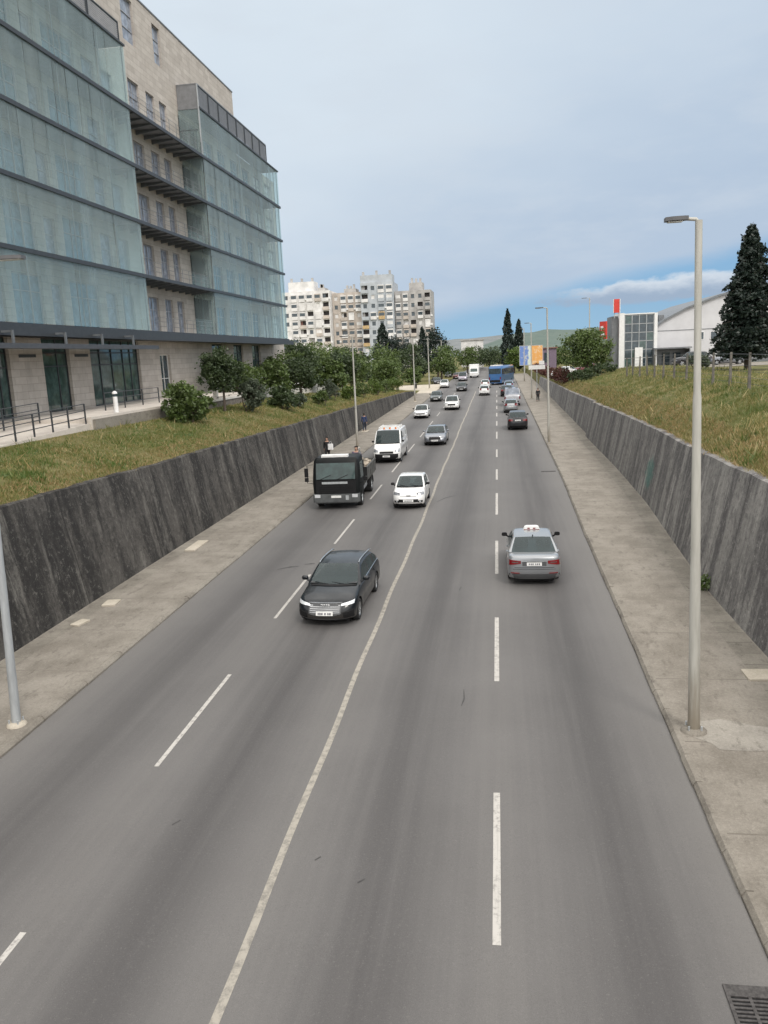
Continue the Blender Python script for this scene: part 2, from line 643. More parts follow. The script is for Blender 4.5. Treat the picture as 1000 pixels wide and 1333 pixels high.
def kerb(inner, outer, y0, y1):
    mb = MB()
    y = y0
    while y < y1:
        l = 1.0
        ya, yb = y + .006, y + l - .006
        dz = RND.uniform(-.008, .008)
        j = RND.uniform(-.012, .012)
        a0, a1 = inner(ya) + j, inner(yb) + j
        b0, b1 = outer(ya), outer(yb)
        za, zb = zr(ya), zr(yb)
        h = .123 + dz
        sgn = 1 if b0 > a0 else -1
        c = .06 * sgn
        # road face, chamfer, top, ends
        P = [(a0, ya, za - .1), (a0, ya, za + h - .075), (a0 + c, ya, za + h), (b0, ya, za + h), (b0, ya, za - .1),
             (a1, yb, zb - .1), (a1, yb, zb + h - .075), (a1 + c, yb, zb + h), (b1, yb, zb + h), (b1, yb, zb - .1)]
        mb.add(P, [(0, 1, 6, 5), (1, 2, 7, 6), (2, 3, 8, 7), (3, 4, 9, 8), (4, 3, 2, 1, 0), (5, 6, 7, 8, 9)])
        y += l
    return tag(mb.build('kerb', M['kerb']), kind='structure')


kerb(kl, lambda y: kl(y) - KW, -6, 150)
kerb(kr, lambda y: kr(y) + KW, -6, 210)
M['channel'] = concrete('channel slabs', (.16, .145, .122), (.25, .23, .195), (.085, .076, .064), .6, True, .75)
strip('drain_channel', lambda y: wlb(y) + .02, lambda y: wlb(y) + .62, -20, 134, .124, M['channel'])
strip('drain_channel', lambda y: wrb(y) - .66, lambda y: wrb(y) - .02, -20, 150, .124, M['channel'])
mb = MB()
rp = random.Random(4)
pts = []
for k in range(22):
    a = 2 * math.pi * k / 22
    r = rp.uniform(.75, 1.15)
    pts.append((4.75 + 1.15 * r * math.cos(a), 15.85 + .62 * r * math.sin(a), zr(15.85 + .62 * r * math.sin(a)) + .125))
mb.add(pts, [tuple(range(len(pts)))])
M['patch'] = concrete('patched concrete', (.24, .222, .195), (.33, .307, .27), (.12, .108, .09), .8)
tag(mb.build('concrete_patch', M['patch']), kind='structure')
# old tar smears and sealed cracks on the carriageway
mb = MB()
for pts in ([(-8.5, 28.7), (-8.1, 29.05), (-7.75, 29.15)], [(-7.6, 29.4), (-7.35, 29.5), (-7.2, 29.5)], [(-.95, 17.2), (-.9, 17.6), (-.93, 18.1)], [(-1.4, 26), (-1.35, 26.4)], [(-3.3, 41.5), (-2.9, 42.6), (-2.4, 43.2)], [(-5.9, 12.2), (-5.8, 12.35)], [(-3.1, 11.4), (-3.02, 11.5)], [(-2.3, 10.9), (-2.2, 11.0)]):
    l_, r_ = [], []
    for k, (x, y) in enumerate(pts):
        w = (.018 if k in (0, len(pts) - 1) else .05) * (1.4 if y > 20 else .8)
        l_.append((x - w * .4, y + w, zr(y) + .004))
        r_.append((x + w * .4, y - w, zr(y) + .004))
    mb.grid([l_, r_])
tag(mb.build('tar_smear', mat('old tar', (.05, .048, .047), .7, var=.3, scale=8)), kind='structure')

# pale forecourt beside the road further on, at the end of the left wall
mb = MB()
mb.grid([[(x, y, zr(y) + .13) for x in (-19.5, -16, -13.6, -10.8)] for y in (136.5, 142, 150, 158, 166)])
tag(mb.build('path', M['slab']), kind='structure')
mb = MB()
mb.grid([[(x, y, max(ground_right(min(x, 17), y), zr(y)) + .03) for x in (17, 30, 60)] for y in (86, 95, 104, 110)])
tag(mb.build('parking_area', M['pavement']), kind='structure')


# markings -------------------------------------------------------------
def ribbon(mb, xs, hw, y0, y1, step=1.):
    n = max(2, int((y1 - y0) / step) + 1)
    rows = []
    for y in np.linspace(y0, y1, n):
        y = float(y)
        x = xs(y) if callable(xs) else xs
        rows.append([(x - hw, y, zr(y) + .004), (x + hw, y, zr(y) + .004)])
    mb.grid(rows)


mb = MB()
ribbon(mb, lambda y: -3.69 + .025 * math.sin(y * .21) + .02 * math.sin(y * .9), .065, -20, 138)
tag(mb.build('road_marking', M['marking_old']), kind='structure')
mb = MB()
for a, b in ((1.0, 4.9), (9.75, 13.6), (18.6, 23.27), (27.96, 32.86), (38.06, 43.68), (48.1, 52.1), (57.8, 62.0), (69.07, 74.48), (80, 84.5), (90, 94.5), (100, 105), (111, 116), (122, 127), (133, 138)):
    ribbon(mb, -.14, .06, a, b)
for a, b in ((.3, 4.7), (5.0, 9.43), (14.15, 18.8), (23.15, 28.), (32.64, 37.5), (42.6, 47.2), (52, 57), (62, 67), (72, 77), (82, 87), (93, 98), (105, 110), (117, 122), (130, 135)):
    if a > 5.5 or a == 5.0:
        ribbon(mb, -7.05, .05, a, b)
tag(mb.build('road_marking', M['marking']), kind='structure')


# retaining walls --------------------------------------------------------
def retaining(base, top, sgn, y0, y1, m, label, step=.75):
    mb = MB()
    rows = []
    for y in np.arange(y0, y1 + .01, step):
        y = float(y)
        zb, zt = zr(y) - .1, top(y) + RND.uniform(-.025, .025)
        b = base(y)
        h = zt - zr(y)
        row = []
        for k in range(9):
            f = k / 8
            row.append((b + sgn * .2 * h * f + RND.uniform(-.012, .012), y, zb + (zt - zb) * f))
        xt = b + sgn * .2 * h
        row += [(xt + sgn * .09, y, zt + .03), (xt + sgn * .34, y, zt + .02 + RND.uniform(-.02, .02)), (xt + sgn * .36, y, zb)]
        rows.append(row)
    mb.grid(rows)
    n = len(rows[0])
    mb.add(rows[0], [tuple(range(n))])
    mb.add(rows[-1], [tuple(range(n))])
    o = mb.build('retaining_wall', m, smooth=35)
    return tag(o, label, 'retaining wall', 'sloping concrete walls along the cutting')


retaining(wlb, wlt, -1, 2, 135, M['wall_left'], 'dark stained sloping concrete retaining wall below the glass office building')
retaining(wrb, wrt, 1, 2, 150, M['wall_right'], 'grey streaked sloping concrete retaining wall below the wire fence, with a teal paint patch')

# pale cover slabs on the pavements
for i, (x, y, sx, sy, rz, lab) in enumerate((
        (-13.02, 32.05, .48, 1.75, .02, 'long pale concrete cover slab at the foot of the dark wall'),
        (-13.06, 24.25, .46, .62, .1, 'small pale square cover slab, middle one by the dark wall'),
        (-13.12, 22.3, .34, .55, -.25, 'small broken pale slab nearest the camera by the dark wall'),
        (6.08, 18.85, .72, .62, .03, 'pale concrete cover slab on the pavement by the right hand grey wall'),
        (-13.0, 77.5, .6, 1.6, 0., 'distant pale cover slab on the left pavement beside the person in blue'))):
    mb = MB()
    mb.obox((0, 0, .0), (sx, sy, .05), None, 0, .03)
    o = mb.build('cover_slab', M['slab'], loc=(x, y, zr(y) + .14))
    o.rotation_euler = (math.atan(S), 0, rz)
    tag(o, lab, 'cover slab', 'pale cover slabs on the pavements')

# drain grate in the gutter
gr = empty('drain_grate', (3.0, 8.75, zr(8.75) + .006), 0, 'rusty cast iron drain grate in the gutter at the road edge', 'drain grate')
mb = MB()
mb.box(-.28, -.235, -.55, .55, -.02, .022)
mb.box(.235, .28, -.55, .55, -.02, .022)
mb.box(-.235, .235, .36, .55, -.02, .020)
mb.box(-.235, .235, -.55, -.5, -.02, .020)
mb.box(-.02, .02, -.5, .36, -.02, .018)
M['iron'] = mat('rusty iron', (.075, .07, .068), .7, .3, var=.35, scale=20)
mb.build('frame', M['iron'], gr)
mb = MB()
for k in range(13):
    y = -.46 + k * .063
    mb.box(-.235, -.02, y, y + .03, -.02, .014)
    mb.box(.02, .235, y, y + .03, -.02, .014)
mb.build('bar', M['iron'], gr)['kind'] = 'stuff'
mb = MB()
mb.box(-.24, .24, -.5, .4, -.005, .002)
mb.build('pit', M['black'], gr)
mb = MB()
mb.box(-.45, .45, -.18, .18, -.02, .015)
mb.box(-.40, .40, -.14, .14, .015, .02)
tag(mb.build('drain_cover', M['iron'], loc=(3.1, 50.8, zr(50.8))), 'thin dark drain cover beside the right kerb further down the road', 'drain cover')


# ------------------------------------------------------------------ lamp posts
def lamp_post(x, y, z0, h, r0, r1, arm, m, label, base=True, lean=0.):
    t = empty('street_lamp', (x, y, z0), 0, label, 'street lamp', 'street lamps along the road')
    mb = MB()
    hs = [0, .02, 1.2, 1.25, h * .35, h * .36, h * .68, h * .69, h]
    rs = [r0 * 1.05, r0 * 1.05, r0, r0 * .97, r0 * .86, r0 * .8, r0 * .68, (r1 + r0 * .6) / 2, r1]
    mb.tube([(lean * a / h, 0, a) for a in hs], rs, 14)
    p = mb.build('pole', m, t, smooth=50)
    mb = MB()
    mb.box(-.06, .06, r0 * .9, r0 * 1.02, .55, 1.0)
    mb.build('access_door', m, p)
    s = 1 if arm > 0 else -1
    mb = MB()
    mb.tube([(lean, 0, h - .05), (lean + s * .05, 0, h + .02), (lean + s * abs(arm) * .45, 0, h + .04)], [.04, .035, .03], 8)
    mb.build('arm', m, t, smooth=50)
    mb = MB()
    a0, a1 = abs(arm) * .32, abs(arm)
    pts = [(a0, .07), (a0 + .08, .11), (a1 - .12, .13), (a1, .09)]
    vs = [(lean + s * u, w, h + .085 - .02 * (u - a0)) for u, w in pts] + [(lean + s * u, -w, h + .085 - .02 * (u - a0)) for u, w in reversed(pts)]
    n = len(vs)
    vs2 = [(a, b, c - .07) for a, b, c in vs]
    mb.add(vs + vs2, [tuple(range(n)), tuple(range(2 * n - 1, n - 1, -1))] + [(i, n + i, n + (i + 1) % n, (i + 1) % n) for i in range(n)])
    hd = mb.build('lamp_head', M['lamp_head'], t)
    mb = MB()
    mb.box(lean + s * (a0 + .1) if s > 0 else lean - (a1 - .05), lean + s * (a1 - .05) if s > 0 else lean - (a0 + .1), -.08, .08, h - .012, h - .002)
    mb.build('lens', M['plate'], hd)
    if base:
        mb = MB()
        prof = [(.01, -.05), (r0 * 2.3, -.05), (r0 * 2.2, .03), (r0 * 1.7, .07), (r0 * 1.02, .09)]
        mb.lathe(prof, 12)
        mb.build('base', M['slab'] if x < 0 else M['kerb'], t, smooth=60)
        for k in range(4 if y < 80 else 0):
            a = math.pi / 4 + k * math.pi / 2
            mb = MB()
            mb.lathe([(.0, .16), (.022, .16), (.022, .05)], 6, (r0 * 1.5 * math.cos(a), r0 * 1.5 * math.sin(a), 0))
            mb.build('anchor_bolt', M['galv'], t)
    return t


lamp_post(3.90, 15.98, zr(16) + .12, 10.08, .118, .066, -.60, M['pole'], 'tall pale lamp post on the near right pavement, nearest of all lamps', lean=-.2)
lamp_post(-11.02, 15.56, zr(15.56) + .12, 10.15, .10, .066, 1.2, M['galv'], 'galvanised lamp post cut off by the left edge of the photo', lean=.41)
lamp_post(3.96, 64, zr(64) + .12, 10.4, .105, .06, -.9, M['pole'], 'second lamp post on the right pavement, near the waiting dark cars', lean=-.1)
lamp_post(-11.5, 64.4, zr(64.4) + .12, 9.0, .105, .06, -1.0, M['pole'], 'lamp post on the left pavement behind the black flatbed truck')
lamp_post(-12.0, 117, zr(117) + .12, 9.0, .11, .07, -1.0, M['pole'], 'lamp post at the far end of the dark left wall')
lamp_post(-12.6, 150, zr(150) + .14, 9.0, .12, .08, -1.0, M['pole'], 'far left lamp post beside the pale forecourt')
lamp_post(-13.2, 195, zr(195), 9.2, .13, .09, -1.2, M['pole'], 'most distant lamp post on the left, before the dark trees')
lamp_post(4.7, 114, zr(114) + .12, 10.3, .11, .07, -.9, M['pole'], 'third lamp post on the right pavement, left of the walking person')
lamp_post(5.4, 165, zr(165) + .12, 10.3, .12, .08, -.9, M['pole'], 'distant right lamp post in front of the colourful billboard', base=False)
lamp_post(16.5, 150, 4.5, 12.3, .14, .1, -1.4, M['pole'], 'tall lamp post rising behind the round tree', base=False)


# ------------------------------------------------------------------ cars
FR = [0, 0, .05, .15, .40, .65, .86, .965, 1., 1.0, 1.0]
WF = [0, .80, .94, .985, 1., .993, .97, .915, .80, .42, 0]
CR = [0, 0, 0, 0, 0, 0, 0, 0, 0.004, .022, .03]


class CarShape:
    def __init__(s, Ln, W, H, top, cowl, rf, rr, rb, dw, rw, clear=.2, roofw=.74, n_f=2.5, r_f=.62, n_r=3.2, r_r=.45,
                 nose=.15, tail=.06, rear_drop=.07, beltw=.93):
        s.L, s.W, s.H, s.top = Ln, W, H, top
        s.cowl, s.rf, s.rr, s.rb, s.dw, s.rw = cowl, rf, rr, rb, dw, rw
        s.clear, s.roofw, s.n_f, s.r_f, s.n_r, s.r_r = clear, roofw, n_f, r_f, n_r, r_r
        s.nose, s.tail, s.drop, s.beltw = nose, tail, rear_drop, beltw
        s.ra = rw + .055

    def hw(s, d):
        w = s.W / 2
        if d < s.r_f:
            k = (s.r_f - d) / s.r_f
            w *= max(0, 1 - k ** s.n_f) ** (1 / s.n_f)
        e = s.L - d
        if e < s.r_r:
            k = (s.r_r - e) / s.r_r
            w *= max(0, 1 - k ** s.n_r) ** (1 / s.n_r)
        return w

    def zt(s, d): return ip(d, s.top)
    def zlow(s, d): return s.clear + .06 * max(0, 1 - d / .5) + .05 * max(0, 1 - (s.L - d) / .6)

    def arch(s, d):
        z = 0
        for c in s.dw:
            q = s.ra ** 2 - (d - c) ** 2
            if q > 0:
                z = max(z, s.rw + math.sqrt(q))
        return z

    def shift(s, d, f):
        """recede of the nose (+) and tail (-) with height fraction"""
        a = s.nose * max(0, (f - .42) / .58) ** 1.6 + .07 * max(0, (.3 - f) / .3) ** 1.5
        b = s.tail * max(0, (f - .5) / .5) ** 1.5 + .08 * max(0, (.3 - f) / .3) ** 1.5
        kf = max(0, 1 - d / .75)
        kr_ = max(0, 1 - (s.L - d) / .6)
        return a * kf - b * kr_

    def wfrac(s, f): return ip(f, [(0, .85), (.05, .94), (.15, .985), (.4, 1), (.65, .993), (.86, .97), (.965, .915), (1, .85)])

    def front_d(s, x, z):
        """distance from the front where the skin has half width x at height z"""
        lo, hi = 0., s.r_f
        for _ in range(24):
            d = (lo + hi) / 2
            f = min(1, max(0, (z - s.zlow(d)) / (s.zt(d) - s.zlow(d))))
            if s.hw(d) * s.wfrac(f) >= abs(x):
                hi = d
            else:
                lo = d
        f = min(1, max(0, (z - s.zlow(hi)) / (s.zt(hi) - s.zlow(hi))))
        return hi + s.shift(hi, f)

    def rear_d(s, x, z):
        lo, hi = 0., s.r_r
        for _ in range(24):
            e = (lo + hi) / 2
            d = s.L - e
            f = min(1, max(0, (z - s.zlow(d)) / (s.zt(d) - s.zlow(d))))
            if s.hw(d) * s.wfrac(f) >= abs(x):
                hi = e
            else:
                lo = e
        d = s.L - hi
        f = min(1, max(0, (z - s.zlow(d)) / (s.zt(d) - s.zlow(d))))
        return d + s.shift(d, f)

    def patch(s, mb, x0, x1, zlo, zhi, front=True, off=.012, n=8, nz=3, mi=0, depth=.06):
        """slab laid on the nose or tail skin between x0 and x1"""
        zl = zlo if callable(zlo) else (lambda u: zlo)
        zh = zhi if callable(zhi) else (lambda u: zhi)
        A, B = [], []
        for i in range(n + 1):
            u = i / n
            x = x0 + (x1 - x0) * u
            ra, rb_ = [], []
            for k in range(nz + 1):
                z = zl(u) + (zh(u) - zl(u)) * k / nz
                if front:
                    d = s.front_d(x, z)
                    ra.append((x, s.L / 2 - d + off, z))
                    rb_.append((x * .985, s.L / 2 - d - depth, z))
                else:
                    d = s.rear_d(x, z)
                    ra.append((x, s.L / 2 - d - off, z))
                    rb_.append((x * .985, s.L / 2 - d + depth, z))
            A.append(ra)
            B.append(rb_)
        mb.grid(A, mi)
        # rims
        mb.grid([[a[0] for a in A], [b[0] for b in B]], mi)
        mb.grid([[a[-1] for a in A], [b[-1] for b in B]], mi)
        mb.grid([A[0], B[0]], mi)
        mb.grid([A[-1], B[-1]], mi)


def stations(s):
    e = [0, .004, .014, .03, .055, .09, .135, .19, .26, .34, .43, .52, .62]
    st = list(e)
    d = .68
    while d < s.L - .64:
        st.append(d)
        d += .055
    st += [s.L - x for x in reversed(e)]
    return st


def build_car(name, s, paint_mat, loc, rz, label, cat, group, style):
    """style keys: pillars [(d0,d1)], van_from, wheel material, details"""
    t = empty(name, loc, rz, label, cat, group)
    t.rotation_euler = (math.atan(S) * (1 if abs(rz) < 1.6 else -1), 0, rz)
    Lh = s.L / 2
    body = MB()
    rows = []
    for d in stations(s):
        w, zl, zt = s.hw(d), s.zlow(d), s.zt(d)
        za = s.arch(d)
        half = []
        for f, wf, c in zip(FR, WF, CR):
            z = zl + (zt - zl) * f + c * min(1, w / .5)
            x = w * wf
            if f < .9 and z < za:
                z = za
            half.append((x, Lh - (d + s.shift(d, f)), z))
        full = [(-x, y, z) for x, y, z in reversed(half)] + half[1:]
        rows.append(full)
    body.grid(rows)
    # greenhouse ------------------------------------------------------
    zb_f, zb_r = s.zt(s.cowl), s.zt(s.rb)
    G = []   # (d, z, zone, curve)
    nf, nr_, nb = 7, 16, 7
    for i in range(nf):
        u = i / nf
        G.append((s.cowl + (s.rf - s.cowl) * u, zb_f + (s.H - .035 - zb_f) * (1 - (1 - u) ** 1.18), 'f', 1 - .4 * u))
    for i in range(nr_ + 1):
        u = i / nr_
        z = s.H - .035 * (1 - min(1, u / .35)) ** 2 - s.drop * max(0, (u - .35) / .65) ** 1.8
        G.append((s.rf + (s.rr - s.rf) * u, z, 'm', .6 * (1 - u) - .6 * u))
    Hr = s.H - s.drop
    for i in range(1, nb + 1):
        u = i / nb
        G.append((s.rr + (s.rb - s.rr) * u, Hr - (Hr - zb_r) * (u ** 1.12), 'r', -.6 - .4 * u))
    R = []
    for d, z, zone, cv in G:
        zb = s.zt(d) - .012
        fr = min(1, max(0, (z - zb) / (s.H - zb)))
        wb = s.hw(min(d, s.L - .12)) * s.beltw
        wr = s.W / 2 * s.roofw

        def wid(q):
            return wb + (wr - wb) * (q ** 1.25)
        f1 = fr * .86
        pts = [(wid(0), zb), (wid(f1), zb + (z - zb) * .86), (wid(fr) - .015, zb + (z - zb) * .965), (wid(fr) * .925 - .02, z + .004),
               (wid(fr) * .5, z + .022), (0, z + .03)]
        row = []
        for x, zz in pts:
            sh = .17 * cv * (x / wb) ** 2
            row.append((x, Lh - (d + sh), zz))
        R.append(row)
    panes = {}
    van_from = style.get('van_from')
    for i in range(len(R) - 1):
        d = (G[i][0] + G[i + 1][0]) / 2
        zone = G[i + 1][2] if G[i + 1][2] != 'm' or G[i][2] == 'm' else 'f'
        for sg in (1, -1):
            for j in range(5):
                q = [R[i][j], R[i][j + 1], R[i + 1][j + 1], R[i + 1][j]]
                q = [(sg * x, y, z) for x, y, z in q]
                if sg < 0:
                    q.reverse()
                key = None
                if j == 0:
                    if zone == 'm':
                        if not any(a <= d <= b for a, b in style['pillars']) and not (van_from and d > van_from):
                            k = sum(1 for a, b in style['pillars'] if d > b)
                            key = ('side', sg, k)
                    elif zone == 'f' and (d - s.cowl) / (s.rf - s.cowl) > style.get('tri', .42):
                        key = ('side', sg, 0)
                    elif zone == 'r' and style.get('rear_side') and (d - s.rr) / (s.rb - s.rr) < .45:
                        key = ('side', sg, 9)
                elif j >= 3:
                    if zone == 'f':
                        key = ('wind',)
                    elif zone == 'r' and not (van_from and not style.get('rear_glass')):
                        u = (d - s.rr) / (s.rb - s.rr)
                        if u < style.get('rear_glass_to', .86):
                            key = ('rear',)
                if key is None:
                    body.add(q, [(0, 1, 2, 3)])
                else:
                    panes.setdefault(key, MB()).add(q, [(0, 1, 2, 3)])
    # close the tail of the greenhouse
    last = R[-1]
    full = [(-x, y, z) for x, y, z in reversed(last)] + last[1:]
    low = [(x, y + .02, z - .25) for x, y, z in full]
    body.grid([full, low])
    body.build('body', paint_mat, t, smooth=42)
    for key, p in panes.items():
        nm = {'side': 'side_window', 'wind': 'windscreen', 'rear': 'rear_window'}[key[0]]
        p.build(nm, style.get('glass', M['carglass']), t, smooth=50)
    # underbody, wheels --------------------------------------------------
    ub = MB()
    ub.box(-s.W / 2 + .24, s.W / 2 - .24, -Lh + .22, Lh - .30, s.clear - .05, s.clear + .38)
    ub.build('underbody', M['black'], t)
    for c in s.dw:
        for sg in (1, -1):
            mb = MB()
            tw = .205
            r = s.rw
            xo = sg * (s.W / 2 - .015)
            xi = sg * (s.W / 2 - .015 - tw)
            prof = [(r * .66, xo), (r * .70, xo + sg * .008), (r * .93, xo + sg * .004), (r, xo - sg * .03), (r, xi + sg * .03), (r * .9, xi), (r * .3, xi)]
            mb.lathe(prof, 22, (0, 0, 0), 'x')
            wh = mb.build('wheel', M['tyre'], t, smooth=40, loc=(0, Lh - c, s.rw))
            mb = MB()
            mb.lathe([(r * .67, xo - sg * .004), (r * .60, xo - sg * .02), (r * .56, xo - sg * .06)], 22, (0, 0, 0), 'x')
            nsp = 5 if style.get('spokes', True) else 8
            for k in range(nsp):
                a = 2 * math.pi * k / nsp
                ca, sa = math.cos(a), math.sin(a)
                w0, w1 = r * .13, r * .10
                P = []
                for rr, ww, xx in ((r * .08, w0, xo - sg * .012), (r * .62, w1, xo - sg * .02)):
                    for q in (-ww, ww):
                        P.append((xx, rr * ca - q * sa, rr * sa + q * ca))
                P2 = [(xx - sg * .04, y, z) for xx, y, z in P]
                mb.add(P + P2, [(0, 1, 3, 2), (4, 6, 7, 5), (0, 4, 5, 1), (2, 3, 7, 6), (0, 2, 6, 4), (1, 5, 7, 3)])
            mb.lathe([(0, xo - sg * .006), (r * .14, xo - sg * .01), (r * .15, xo - sg * .04)], 10, (0, 0, 0), 'x')
            mb.lathe([(0, xo - sg * .075), (r * .6, xo - sg * .075)], 16, (0, 0, 0), 'x', 1)
            mb.build('rim', [style.get('rim', M['rim']), M['black']], wh, smooth=30)
    mb = MB()
    wb_ = s.hw(s.cowl) * s.beltw
    ra_, rb2 = [], []
    for q in np.linspace(-.86, .86, 11):
        x_ = float(q) * wb_
        dd = s.cowl + .17 * q * q
        zz = s.zt(dd) + .030 * (1 - q * q) + .008
        ra_.append((x_, Lh - dd + .085, zz - .004))
        rb2.append((x_, Lh - dd - .03, zz + .022))
    mb.grid([ra_, rb2])
    mb.build('cowl_panel', M['black'], t)
    # cabin: dashboard, seats, head rests
    if loc[1] < 135:
        mb = MB()
        zc_ = s.zt(s.cowl + .3)
        wd = s.hw(s.cowl + .4) * .82
        mb.add([(-wd, Lh - s.cowl - .12, zc_ + .045), (wd, Lh - s.cowl - .12, zc_ + .045), (wd, Lh - s.cowl - .62, zc_ + .10), (-wd, Lh - s.cowl - .62, zc_ + .10), (-wd, Lh - s.cowl - .66, zc_ - .1), (wd, Lh - s.cowl - .66, zc_ - .1)], [(0, 1, 2, 3), (3, 2, 5, 4)])
        mb.build('dashboard', M['dash'], t)
        hs_ = min(s.H - .30, s.zt(s.rf + .5) + .28)
        seats = [(.37, s.rf + .55), (-.37, s.rf + .55)]
        if not van_from:
            seats += [(.4, s.rr - .25), (-.4, s.rr - .25)]
        for x_, d_ in seats:
            mb = MB()
            tilt = Matrix.Rotation(.22, 3, 'X')
            mb.obox((x_, Lh - d_, hs_ - .22), (.46, .13, .46), tilt, 0, .05)
            mb.obox((x_, Lh - d_ - .06, hs_ + .09), (.26, .09, .15), tilt, 0, .03)
            mb.build('seat', M['seat'], t)
    # arch lips
    # mirrors
    dm = s.cowl + .42 * (s.rf - s.cowl)
    zm = s.zt(dm) + .06
    for sg in (1, -1):
        mb = MB()
        xm = sg * (s.hw(dm) * .97 + .10)
        vs = []
        for yy, k in ((.06, .55), (.02, .95), (-.045, 1.0)):
            for a in range(10):
                an = 2 * math.pi * a / 10
                sx = abs(math.cos(an)) ** .6 * (1 if math.cos(an) > 0 else -1)
                sz = abs(math.sin(an)) ** .6 * (1 if math.sin(an) > 0 else -1)
                vs.append((xm + .105 * k * sx, Lh - dm + yy, zm + .065 + .07 * k * sz))
        fs = [(i * 10 + a, i * 10 + (a + 1) % 10, (i + 1) * 10 + (a + 1) % 10, (i + 1) * 10 + a) for i in range(2) for a in range(10)]
        fs += [tuple(range(9, -1, -1)), tuple(20 + a for a in range(10))]
        mb.add(vs, fs)
        mb.tube([(xm - sg * .06, Lh - dm, zm + .03), (sg * s.hw(dm) * .90, Lh - dm + .02, zm - .05)], [.03, .035], 6)
        mb.build('mirror', style.get('mirror', M['black']), t, smooth=45)
    for sg in (1, -1):
        for dh in style.get('handles', ()):
            mb = MB()
            x = s.hw(dh)
            mb.obox((sg * (x * .985 + .012), Lh - dh, s.zt(dh) - .12), (.03, .2, .032), None, 0, .01)
            mb.build('door_handle', style.get('handle_mat', paint_mat), t)
    # door gaps
    mb = MB()
    for dg in style.get('gaps', ()):
        for sg in (1, -1):
            P = []
            for f in (.18, .4, .65, .86):
                z = s.zlow(dg) + (s.zt(dg) - s.zlow(dg)) * f
                P.append((sg * (s.hw(dg) * s.wfrac(f) + .003), Lh - dg, z))
            for a, b in zip(P, P[1:]):
                mb.quad((a[0], a[1] - .006, a[2]), (a[0], a[1] + .006, a[2]), (b[0], b[1] + .006, b[2]), (b[0], b[1] - .006, b[2]))
    if mb.f:
        mb.build('door_gap', M['black'], t)
    style['details'](s, t, paint_mat)
    return t


def plate_(s, t, front, z, w=.52, h=.115, off=.03):
    mb = MB()
    s.patch(mb, -w / 2, w / 2, z - h / 2, z + h / 2, front, off, 4, 1, 0, .02)
    p = mb.build('licence_plate', M['plate'], t)
    mb = MB()
    rnd = random.Random(int(s.L * 100 + z * 1000))
    x = -w / 2 + .06
    while x < w / 2 - .08:
        ww = rnd.uniform(.03, .05)
        s.patch(mb, x, x + ww, z - h * .26, z + h * .26, front, off + .003, 1, 1, 0, .002)
        x += ww + rnd.choice((.015, .02, .05))
    mb.build('plate_marks', M['plate_mark'], p)


def lights(s, t, front, x0, x1, zl, zh, m, off=.012):
    for sg in (1, -1):
        mb = MB()
        s.patch(mb, sg * x0, sg * x1, zl, zh, front, off, 9, 3)
        mb.build('headlight' if front else 'tail_light', m, t, smooth=40)


def face(s, t, nm, x0, x1, zl, zh, m, front=True, off=.01):
    mb = MB()
    s.patch(mb, x0, x1, zl, zh, front, off, 10, 3)
    return mb.build(nm, m, t, smooth=40)


def generic_details(fog=False, hz=(.62, .74), gz=(.5, .62), gw=.48, tz=(.72, .92), bumper=True, rail=False, chrome=False, pz=None, rpz=.62, tx=(.5, .86), lowz=(.24, .36)):
    def f(s, t, pm):
        W = s.W / 2
        lights(s, t, True, W * .52, W * .93, lambda u: hz[0] + .02 * u, lambda u: hz[0] + (hz[1] - hz[0]) * (.75 + .35 * u), M['lamp_clear'])
        g = face(s, t, 'grille', -gw, gw, gz[0], gz[1], M['black'])
        if chrome:
            mb = MB()
            s.patch(mb, -gw - .03, gw + .03, gz[1], gz[1] + .03, True, .018, 8, 1)
            s.patch(mb, -gw * .9, gw * .9, gz[0] + .06, gz[0] + .075, True, .016, 8, 1)
            mb.build('grille_bar', M['chrome'], g)
        face(s, t, 'lower_intake', -W * .8, W * .8, lowz[0], lowz[1], M['black'])
        if fog:
            for sg in (1, -1):
                mb = MB()
                s.patch(mb, sg * W * .60, sg * W * .86, .36, .46, True, .012, 6, 2)
                q = mb.build('fog_lamp_recess', M['black'], t, smooth=40)
                mb = MB()
                s.patch(mb, sg * W * .66, sg * W * .76, .38, .44, True, .02, 4, 2)
                mb.build('fog_lamp', M['lamp_bright'], q, smooth=40)
            mb = MB()
            s.patch(mb, -.11, .11, .68, .71, True, .014, 4, 1)
            s.patch(mb, -W * .5, W * .5, .66, .672, True, .013, 10, 1)
            mb.build('bonnet_line', M['trim'], t)
            mb = MB()
            for x0 in (-.5, .06):
                d0 = s.cowl + .03
                mb.tube([(x0, s.L / 2 - d0 - .02, s.zt(d0) + .05), (x0 + .45, s.L / 2 - d0 - .10, s.zt(d0) + .12)], .012, 4)
            mb.build('wiper', M['black'], t)
        plate_(s, t, True, pz or (gz[0] - .08))
        lights(s, t, False, W * tx[0], W * tx[1] * 1.08, tz[0], lambda u: tz[1] + .02 * u, M['lamp_red'])
        face(s, t, 'rear_bumper_trim', -W * .8, W * .8, .3, .42, M['black'], False)
        plate_(s, t, False, rpz)
        if rail:
            for sg in (1, -1):
                mb = MB()
                pts = []
                for k in range(9):
                    u = k / 8
                    d = s.rf + .15 + (s.rr + .1 - s.rf - .15) * u
                    z = s.H + (.0 if k in (0, 8) else .035) - s.drop * max(0, u - .3)
                    pts.append((sg * (s.W / 2 * s.roofw - .05), s.L / 2 - d, z))
                mb.tube(pts, .016, 6)
                mb.build('roof_rail', M['chrome'], t, smooth=60)
    return f


